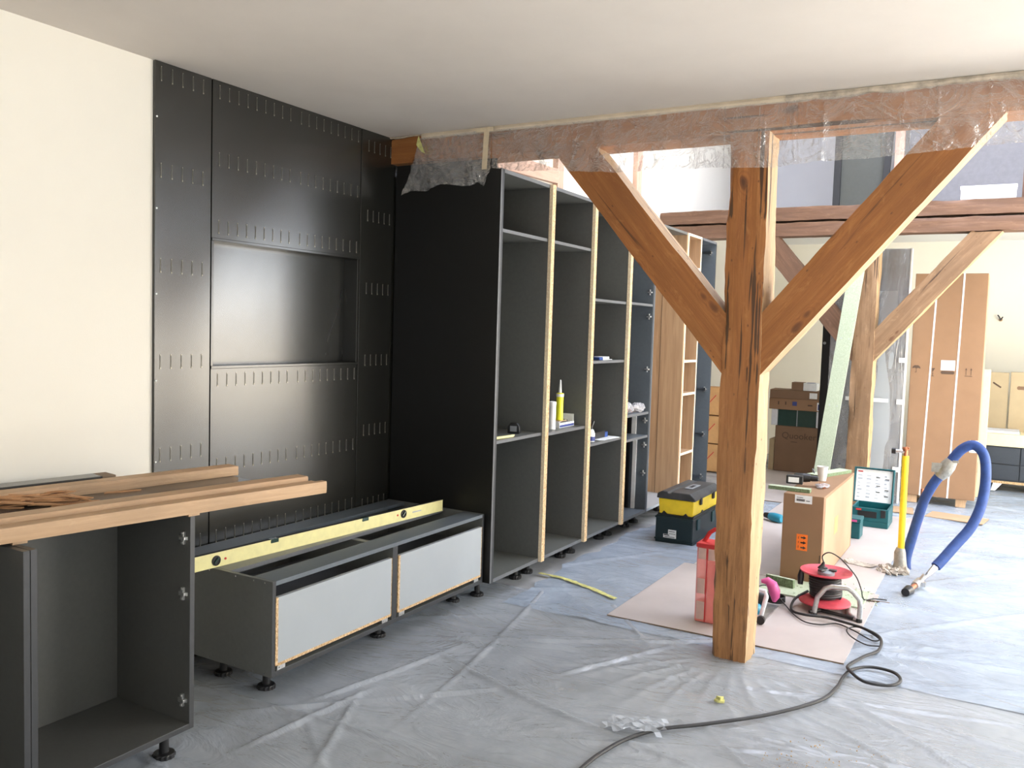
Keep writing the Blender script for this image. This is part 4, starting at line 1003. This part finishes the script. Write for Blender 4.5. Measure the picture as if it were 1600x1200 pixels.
BL = [(-.50, 6.14, .0), (-.505, 6.15, .08), (-.478, 6.18, .22), (-.455, 6.2, .33), (-.42, 6.2, .47), (-.37, 6.2, .585), (-.308, 6.2, .685), (-.26, 6.2, .77), (-.215, 6.2, .825), (-.16, 6.2, .85), (-.11, 6.19, .815), (-.085, 6.17, .74), (-.08, 6.15, .60), (-.10, 6.12, .46), (-.145, 6.08, .34), (-.215, 6.02, .24), (-.28, 5.95, .15), (-.315, 5.91, .105)]
build('hose', MB().tube(arc_tube(BL, 5), .031, 14), 'hose_blue', t, smooth=True)
build('tape_wrap', MB().tube([(-.345, 6.2, .625), (-.32, 6.2, .66), (-.295, 6.2, .705), (-.275, 6.2, .74)], [.034, .046, .046, .035], 12), 'duct_tape', t, smooth=True, label='silver tape bundle on the hose')
build('tape_tail', bx(-.39, -.33, 6.165, 6.17, .66, .72), 'duct_tape', t); build('tape_tail', bx(-.27, -.235, 6.165, 6.17, .73, .745), 'duct_tape', t)
v = build('fitting', MB().tube([(-.315, 5.91, .105), (-.34, 5.86, .075), (-.36, 5.80, .06), (-.385, 5.70, .05)], [.022, .018, .012, .012], 12), 'steel', t, smooth=True)
build('valve_body', MB().cyl((-.385, 5.70, .05), (-.405, 5.60, .045), .026, .022).box(-.42, -.35, 5.64, 5.67, .035, .06).cyl((-.39, 5.66, .05), (-.36, 5.68, .10), .012), 'aluminium', v, smooth=True)
build('outlet', MB().cyl((-.405, 5.60, .045), (-.425, 5.50, .04), .015), 'copper', v, smooth=True)
build('cap', MB().cyl((-.425, 5.50, .04), (-.44, 5.44, .038), .030, .024), 'black_plastic', v, smooth=True)
m = MB(); r = random.Random(6)
def rubble(c, rad, n, s, seed):
    m = MB(); r = random.Random(seed)
    for i in range(n):
        a = r.random()*6.28; d = rad*r.random()**.6; q = s*(.5+r.random())
        m.box(-q, q, -q*.7, q*.7, -q*.4, q*.5, mat=Matrix.Translation((c[0]+d*cos(a), c[1]+d*sin(a)*1.2, c[2]+q*.4)) @ Euler((r.random(), r.random(), r.random()*3)).to_matrix().to_4x4())
    return m
build('sawdust', rubble((-.42, 3.02, .012), .26, 280, .0018, 9), 'sawdust', None, kind='stuff', label='ochre sawdust sprinkled on the sheet in the right foreground', cat='sawdust')
build('rubble', rubble((-.57, 6.0, .012), .09, 60, .014, 4), 'mud', None, kind='stuff', label='crumbled mortar and foil around the foot of the yellow pipe', cat='rubble')
build('debris', rubble((-.80, 5.2, .024), .26, 160, .0035, 5), 'green_board', None, kind='stuff', label='green sawdust crumbs on the speckled green board', cat='debris')
t = thing('cardboard_scrap', 'curled scrap of grey cardboard on the sheet right of the stickered box', 'scrap', (-.78, 6.05, .0145), (0, 0, -.3))
build('scrap', MB().prism([(-.09, 0), (-.075, .025), (-.05, .006), (.06, .004), (.11, .012), (.06, .0), (-.05, .001)], -.05, .05, 'y'), 'mud', t, local=True)
t = thing('wood_strip', 'thin brown wood strip lying by the reel stand', 'strip', (-.60, 5.22, .012), (0, 0, .15))
build('strip', MB().box(-.10, .10, -.008, .008, 0, .008), 'print_brown', t, local=True)
build('copper_pipe', MB().cyl((-.545, 7.73, .0), (-.545, 7.73, .30), .014, n=12), 'copper', None, smooth=True, label='short bare copper pipe stub rising behind the blue hose', cat='pipe')
t = thing('paper_scrap', 'small crumpled yellowish scrap on the near floor sheet', 'scrap', (-.936, 3.41, .012))
build('scrap', MB().prism([(-.022, -.01), (-.006, -.018), (.02, -.008), (.016, .012), (-.004, .006), (-.018, .014)], 0, .008, 'z').prism([(-.016, .0), (.004, -.01), (.012, .01)], .006, .02, 'z'), 'tape_yellow', t, local=True)
m = MB(); n_ = 14; vs = []; 
for j in range(8):
    for i in range(n_):
        x = -1.235+.20*i/(n_-1); y = 2.90+.12*j/7+.06*(i/(n_-1)); vs.append((x+.02*sin(j*2.1), y+.02*sin(i*1.3), .022+.010*sin(i*.9+j*.7)**2+.012*max(0, 1-abs(i-8)/5)))
m.add(vs, grid_faces(n_, 8)); build('film_scrap', m, 'floor_film', None, label='clear film scrap taped over the extension cable in the foreground', cat='scrap')

# ------------------------------------------------------------ far area
# tall carton with straps
CY = 8.7; t = thing('tall_carton', 'tall brown strapped carton with handling symbols standing on wooden blocks', 'carton', (-.47, 9.0, 0))
k_ = CY/9.2
build('box', bx(-.775, -.19, CY, CY+.42, .085, 2.115), 'cardboard', t, bevel=.004)
build('side_panel', bx(-.19, -.187, CY+.01, CY+.41, .10, 2.10), 'cardboard_beige', t, label='side face coloured paler for the light on it')  # lighter cardboard colour imitates daylight on this side
for xa, xb in ((-.635, -.590), (-.408, -.378)):
    m = MB(); m.add([(xa-.007, CY-.002, .085), (xa+.007, CY-.002, .085), (xb+.007, CY-.002, 2.117), (xb-.007, CY-.002, 2.117), (xa-.007, CY, .085), (xa+.007, CY, .085), (xb+.007, CY, 2.117), (xb-.007, CY, 2.117)], [(0, 1, 2, 3), (4, 5, 6, 7), (0, 1, 5, 4), (1, 2, 6, 5), (2, 3, 7, 6), (3, 0, 4, 7)])
    m.box(xb-.007, xb+.007, CY-.002, CY+.42, 2.115, 2.118); build('strap', m, 'white_plastic', t, label='white packing strap')
yy = CY-.001
def sym(poly_list, nm): 
    m = MB()
    for p in poly_list: m.prism(p, yy-.0012, yy+.0002, 'y')
    return build(nm, m, 'print_brown', t)
ux, uz = -.725, 1.25
sym([[(ux-.035, uz), (ux-.03, uz+.018), (ux-.015, uz+.03), (ux+.015, uz+.03), (ux+.03, uz+.018), (ux+.035, uz), (ux+.015, uz+.006), (ux, uz), (ux-.015, uz+.006)], [(ux-.002, uz-.035), (ux+.002, uz-.035), (ux+.002, uz), (ux-.002, uz)], [(ux-.010, uz-.035), (ux+.002, uz-.035), (ux+.002, uz-.03), (ux-.010, uz-.03)]], 'umbrella_symbol')
ux, uz = -.588, 1.22
sym([[(ux-.004, uz+.0), (ux+.018, uz+.04), (ux-.008, uz+.04)], [(ux-.003, uz-.03), (ux+.003, uz-.03), (ux+.003, uz), (ux-.003, uz)], [(ux-.012, uz-.034), (ux+.012, uz-.034), (ux+.012, uz-.03), (ux-.012, uz-.03)]], 'glass_symbol')
ux, uz = -.30, 1.21
sym([[(ux-.022, uz), (ux-.018, uz), (ux-.018, uz+.05), (ux-.022, uz+.05)], [(ux-.028, uz+.045), (ux-.012, uz+.045), (ux-.020, uz+.065)], [(ux+.018, uz), (ux+.022, uz), (ux+.022, uz+.05), (ux+.018, uz+.05)], [(ux+.012, uz+.045), (ux+.028, uz+.045), (ux+.020, uz+.065)], [(ux-.03, uz-.012), (ux+.03, uz-.012), (ux+.03, uz-.007), (ux-.03, uz-.007)]], 'arrow_symbol')
sym([[(ux-.215, uz+.0), (ux-.12, uz+.0), (ux-.11, uz+.015), (ux-.12, uz+.028), (ux-.215, uz+.028), (ux-.225, uz+.014)]], 'stamp_symbol')
build('paper_label', bx(-.525, -.41, yy-.0012, yy+.0002, 1.245, 1.335), 'paper', t, label='white label high on the front')
s = build('paper_label', bx(-.255, -.185, yy-.0012, yy+.0002, .52, .63), 'paper', t, label='white label low at the right edge')
build('print', MB().box(-.245, -.232, yy-.002, yy-.0013, .54, .60).box(-.215, -.195, yy-.002, yy-.0013, .545, .57).box(-.22, -.19, yy-.002, yy-.0013, .59, .595), 'print_grey', s)
build('side_print', bx(-.187, -.186, CY+.08, CY+.16, .33, .42), 'print_brown', t)
for x in (-.70, -.30): 
    for y in (CY+.02, CY+.30): build('block', bx(x-.04, x+.04, y, y+.09, .012, .084), 'batten_wood', t, bevel=.002, label='wooden block under the carton')
# wrapped panels
t = thing('wrapped_panel', 'tall grey panel wrapped in clear film standing between second post and carton', 'panel', (-1.12, 8.60, 0))
build('panel', bx(-1.46, -.812, 8.57, 8.62, .012, 2.33), 'cab_edge', t, bevel=.003)
m = MB(); nx, nz = 40, 90; X, Z = np.meshgrid(np.linspace(-1.465, -.80, nx), np.linspace(.012, 2.335, nz)); Y = 8.562-.012*vnoise(X*9, Z*1.3, 4)-.006*vnoise(X*25, Z*6, 6)
m.v = [tuple(p) for p in np.stack([X.ravel(), Y.ravel(), Z.ravel()], 1).tolist()]; m.f = grid_faces(nx, nz); m.mi = [0]*len(m.f)
build('film', m, 'wrap_film', t, smooth=True, label='clear film skin')
build('edge', bx(-.811, -.800, 8.545, 8.63, .012, 2.33), 'frame_white', t, label='right edge coloured white for the light on it')  # white colour paints the lit right edge
for z in (1.30, .92, .30): build('tape', bx(-.86, -.798, 8.535, 8.545, z, z+.045), 'paper', t)
build('tape_band', bx(-1.30, -.93, 8.538, 8.545, .93, .965), 'paper', t)
build('painted_reflection', bx(-1.06, -.90, 8.552, 8.569, .13, 1.95), 'drawer_grey', t, label='pale strip painted in for a window reflection')  # pale strip imitates a window reflected in the film
t = thing('tall_board', 'tall black board standing behind the leaning green plank', 'panel', (-1.65, 9.6, 0))
build('panel', bx(-1.715, -1.42, 9.55, 9.59, .012, 2.05), 'cab_black', t, bevel=.002); build('knob', MB().lathe([(.015, 0), (.015, .01)], n=12, mat=Matrix.Translation((-1.69, 9.549, 1.45)) @ Matrix.Rotation(pi/2, 4, 'X')), 'grey_plastic', t)
# leaning green plank
p0 = Vector((-1.403, 7.90, .02)); p1 = Vector((-1.18, 8.165, 2.35))
t = thing('green_plank', 'long pale green plank leaning against the cracked beam just left of its post', 'plank', p0)
z_ = (p1-p0).normalized(); x_ = Vector((1, 0, 0)); x_ = (x_-z_*x_.dot(z_)).normalized(); y_ = z_.cross(x_)
Mx = Matrix((x_, y_, z_)).transposed().to_4x4()
pb = build('board', MB().box(-.065, .065, 0, .018, 0, 2.30), 'green_board', t, local=True); pb.matrix_basis = Mx
for z in (.3, .9, 1.5, 2.1):
    for x in (-.03, .035): build('screw', MB().lathe([(.005, 0), (.005, .002)], n=8, mat=Matrix.Translation((x, 0, z)) @ Matrix.Rotation(pi/2, 4, 'X')), 'print_grey', pb, local=True)

# box stack
BY = 9.75; kk = BY/10.1
def Zs(z): return 1.5+(z-1.5)*kk
def Xs(x): return x*kk
t = thing('cardboard_box', 'dark brown cardboard box with printed lettering at the bottom of the stack', 'box', (Xs(-2.03), BY+.15, 0))
build('box', bx(Xs(-2.28), Xs(-1.80), BY, BY+.35, .015, Zs(.485)), 'cardboard_dark', t, bevel=.004)
cu = bpy.data.curves.new('lettering', 'FONT'); cu.body = 'Quooker'; cu.size = .098; cu.extrude = .0006
to = bpy.data.objects.new('lettering_tmp', cu); COL.objects.link(to)
dg = bpy.context.evaluated_depsgraph_get(); me = bpy.data.meshes.new_from_object(to.evaluated_get(dg)); bpy.data.objects.remove(to)
me.materials.clear(); me.materials.append(MAT['print_brown'])
lt = bpy.data.objects.new('printed_lettering', me); COL.objects.link(lt); lt.parent = t
lt.matrix_basis = wmat(t).inverted() @ Matrix.Translation((Xs(-2.205), BY-.001, .385)) @ Matrix.Rotation(pi/2, 4, 'X')
build('small_print', bx(Xs(-2.10), Xs(-2.03), BY-.0015, BY, .345, .352), 'print_brown', t)
build('side_carton', bx(Xs(-2.345), Xs(-2.29), BY+.02, BY+.30, .015, .36), 'cardboard_beige', None, label='narrow pale carton standing left of the lettered box', cat='carton')
t = thing('appliance', 'dark green glass-fronted appliance in white foam on the lettered box', 'appliance', (Xs(-2.03), BY+.17, Zs(.485)))
z0, z1 = Zs(.488)+.0, Zs(.672)
build('glass_front', bx(Xs(-2.255), Xs(-1.835), BY+.0, BY+.30, z0, z1), 'glass_green', t, bevel=.002)
build('strap', bx(Xs(-2.048), Xs(-2.038), BY-.003, BY, z0, z1), 'grey_plastic', t)
for a in ((-2.33, -2.257), (-1.833, -1.765)): build('foam_block', bx(Xs(a[0]), Xs(a[1]), BY-.01, BY+.30, z0, z1), 'foam_white', t, bevel=.006, label='white foam corner')
t = thing('wide_carton', 'wide carton with small symbols on top of the green appliance', 'carton', (Xs(-2.05), BY+.17, z1))
z2 = Zs(.80); build('box', bx(Xs(-2.36), Xs(-1.765), BY-.015, BY+.31, z1+.001, z2), 'cardboard', t, bevel=.004)
for x in (-2.26, -2.18): build('symbol', MB().box(Xs(x), Xs(x)+.012, BY-.0165, BY-.0151, z1+.055, z1+.09), 'print_brown', t)
build('symbol', bx(Xs(-2.10), Xs(-2.05), BY-.0165, BY-.0151, z1+.05, z1+.095), 'print_blue', t, label='violet print'); build('symbol', bx(Xs(-1.93), Xs(-1.88), BY-.0165, BY-.0151, z1+.055, z1+.07), 'print_brown', t)
s = build('paper_label', bx(Xs(-1.83), Xs(-1.768), BY-.0165, BY-.0151, z1-.0+.01, z1+.10), 'paper', t, label='white and blue label')
build('print', bx(Xs(-1.82), Xs(-1.785), BY-.018, BY-.0166, z1+.02, z1+.08), 'print_blue', s)
t = thing('flat_carton', 'flat slightly crooked brown carton with white label on the stack', 'carton', (Xs(-2.05), BY+.12, z2+.001), (0, 0, .06))
build('box', MB().box(-.30, .28, -.14, .18, 0, .095), 'cardboard_dark', t, local=True, bevel=.004)
build('paper_label', MB().box(.12, .20, -.1416, -.1401, .012, .075), 'paper', t, local=True)
zt = z2+.097
t = thing('small_box', 'small brown box with white end topmost on the stack', 'box', (Xs(-2.0), BY+.08, zt))
build('box', bx(Xs(-2.12), Xs(-1.99), BY-.01, BY+.14, zt+.001, zt+.088), 'cardboard_dark', t, bevel=.003)
build('white_end', bx(Xs(-1.99), Xs(-1.845), BY-.012, BY+.14, zt+.001, zt+.085), 'paper', t, bevel=.003, label='white end with blue top')
build('blue_mark', bx(Xs(-1.96), Xs(-1.87), BY+.0, BY+.09, zt+.0855, zt+.0875), 'hose_blue', t)
# carton at the end of the tall cabinets
t = thing('red_marked_carton', 'orange-brown carton with red marks behind the last tall cabinet', 'carton', (-2.75, 9.3, 0))
for k in range(3):
    q = build('panel', bx(-3.0, -2.60, 9.2, 9.45, .012+.31*k, .31+.31*k), 'cardboard_orange', t, bevel=.004)
    m = MB()
    for dx in (0, .10): m.box(-.004, .004, -.001, .001, -.09, .09, mat=Matrix.Translation((-2.88+dx, 9.199, .16+.31*k)) @ Matrix.Rotation(.7, 4, 'Y'))
    build('red_mark', m, 'print_red', q)
# flat cardboard on floor
for i, (x, y, rz, lb_) in enumerate(((-.86, 8.20, .1, 'flat cardboard piece on the floor in front of the wrapped panel'), (-.30, 8.15, -.15, 'thin cardboard piece lying before the right end of the tall carton'))):
    t = thing('flat_cardboard', lb_, 'cardboard', (x, y, .016), (0, 0, rz)); build('piece', MB().box(-.22, .22, -.14, .14, 0, .006), 'cardboard_light', t, local=True)
# dark drawer unit with cream slab and stuff
DY = 9.9; t = thing('drawer_unit', 'dark slate drawer unit on feet at the right edge of the photo', 'drawer unit', (.6, DY+.3, 0))
build('body', bx(-.17, 1.4, DY+.02, DY+.6, .125, .475), 'slate_drawer', t)
for a in ((-.165, .155), (.165, .60), (.61, 1.39)):
    for z in ((.14, .29), (.30, .465)): build('drawer_front', bx(a[0], a[1], DY, DY+.019, z[0], z[1]), 'slate_drawer', t, bevel=.002)
build('plinth_rail', bx(-.17, 1.4, DY+.01, DY+.6, .10, .124), 'chipboard', t)
for x in (-.10, 1.2): build('foot', MB().prism([(x-.06, .0), (x+.04, .0), (x+.10, .10), (x-.0, .10)], DY+.03, DY+.10, 'y'), 'black_plastic', t, bevel=.003); build('foot_bracket', MB().prism([(x+.02, .02), (x+.06, .02), (x+.12, .10), (x+.04, .10)], DY+.015, DY+.03, 'y'), 'white_plastic', t)
t = thing('cream_slab', 'long cream-wrapped slab lying on the dark drawer unit', 'slab', (.6, DY+.3, .476))
build('slab', bx(-.20, 1.4, DY-.02, DY+.60, .476, .60), 'cream_board', t, bevel=.004)
t = thing('grey_mat', 'thin grey-green mat lying on the left end of the cream slab', 'mat', (0, DY+.2, .601))
build('mat', bx(-.19, .14, DY+.02, DY+.35, .601, .625), 'foam_white', t, bevel=.003); build('underside', bx(-.17, .15, DY+.03, DY+.34, .6005, .607), 'green_board', t)
t = thing('beige_carton', 'tall beige carton with slanted handle slot standing on the cream slab', 'carton', (-.06, DY+.45, .601))
build('box', bx(-.16, .02, DY+.40, DY+.52, .601, 1.20), 'cardboard_beige', t, bevel=.003)
build('handle_slot', MB().box(-.045, .045, -.0012, .0, -.008, .008, mat=Matrix.Translation((-.085, DY+.3995, 1.07)) @ Matrix.Rotation(.6, 4, 'Y')), 'print_brown', t)
t = thing('beige_carton', 'wide beige carton with round-ended handle slot, right of the narrow one', 'carton', (.45, DY+.45, .601))
build('box', bx(.035, 1.0, DY+.38, DY+.52, .601, 1.21), 'cardboard_beige', t, bevel=.003)
build('handle_slot', MB().lathe([(.02, 0), (.02, .0012)], n=14, mat=Matrix.Translation((.115, DY+.3795, 1.05)) @ Matrix.Rotation(pi/2, 4, 'X')).box(.12, .30, DY+.3785, DY+.3797, 1.032, 1.068), 'cardboard_dark', t)
t = thing('upright_batten', 'pale upright wooden slat between the tall carton and the drawer unit', 'slat', (-.165, 9.45, 0))
build('slat', bx(-.205, -.135, 9.42, 9.46, .012, 1.25), 'cream_board', t, bevel=.002)
t = thing('wall_hook', 'small dark metal hook on the bright far wall', 'hook', (-.10, YF, 1.77))
build('plate', MB().lathe([(.02, 0), (.02, .012)], n=12, mat=Matrix.Translation((-.10, YF, 1.77)) @ Matrix.Rotation(pi/2, 4, 'X')), 'brass', t)
build('hook', MB().tube([(-.10, YF-.012, 1.77), (-.10, YF-.05, 1.765), (-.115, YF-.06, 1.80), (-.13, YF-.05, 1.82)], .007, 8).tube([(-.10, YF-.04, 1.765), (-.08, YF-.06, 1.80)], .007, 8), 'dark_plastic', t, smooth=True)
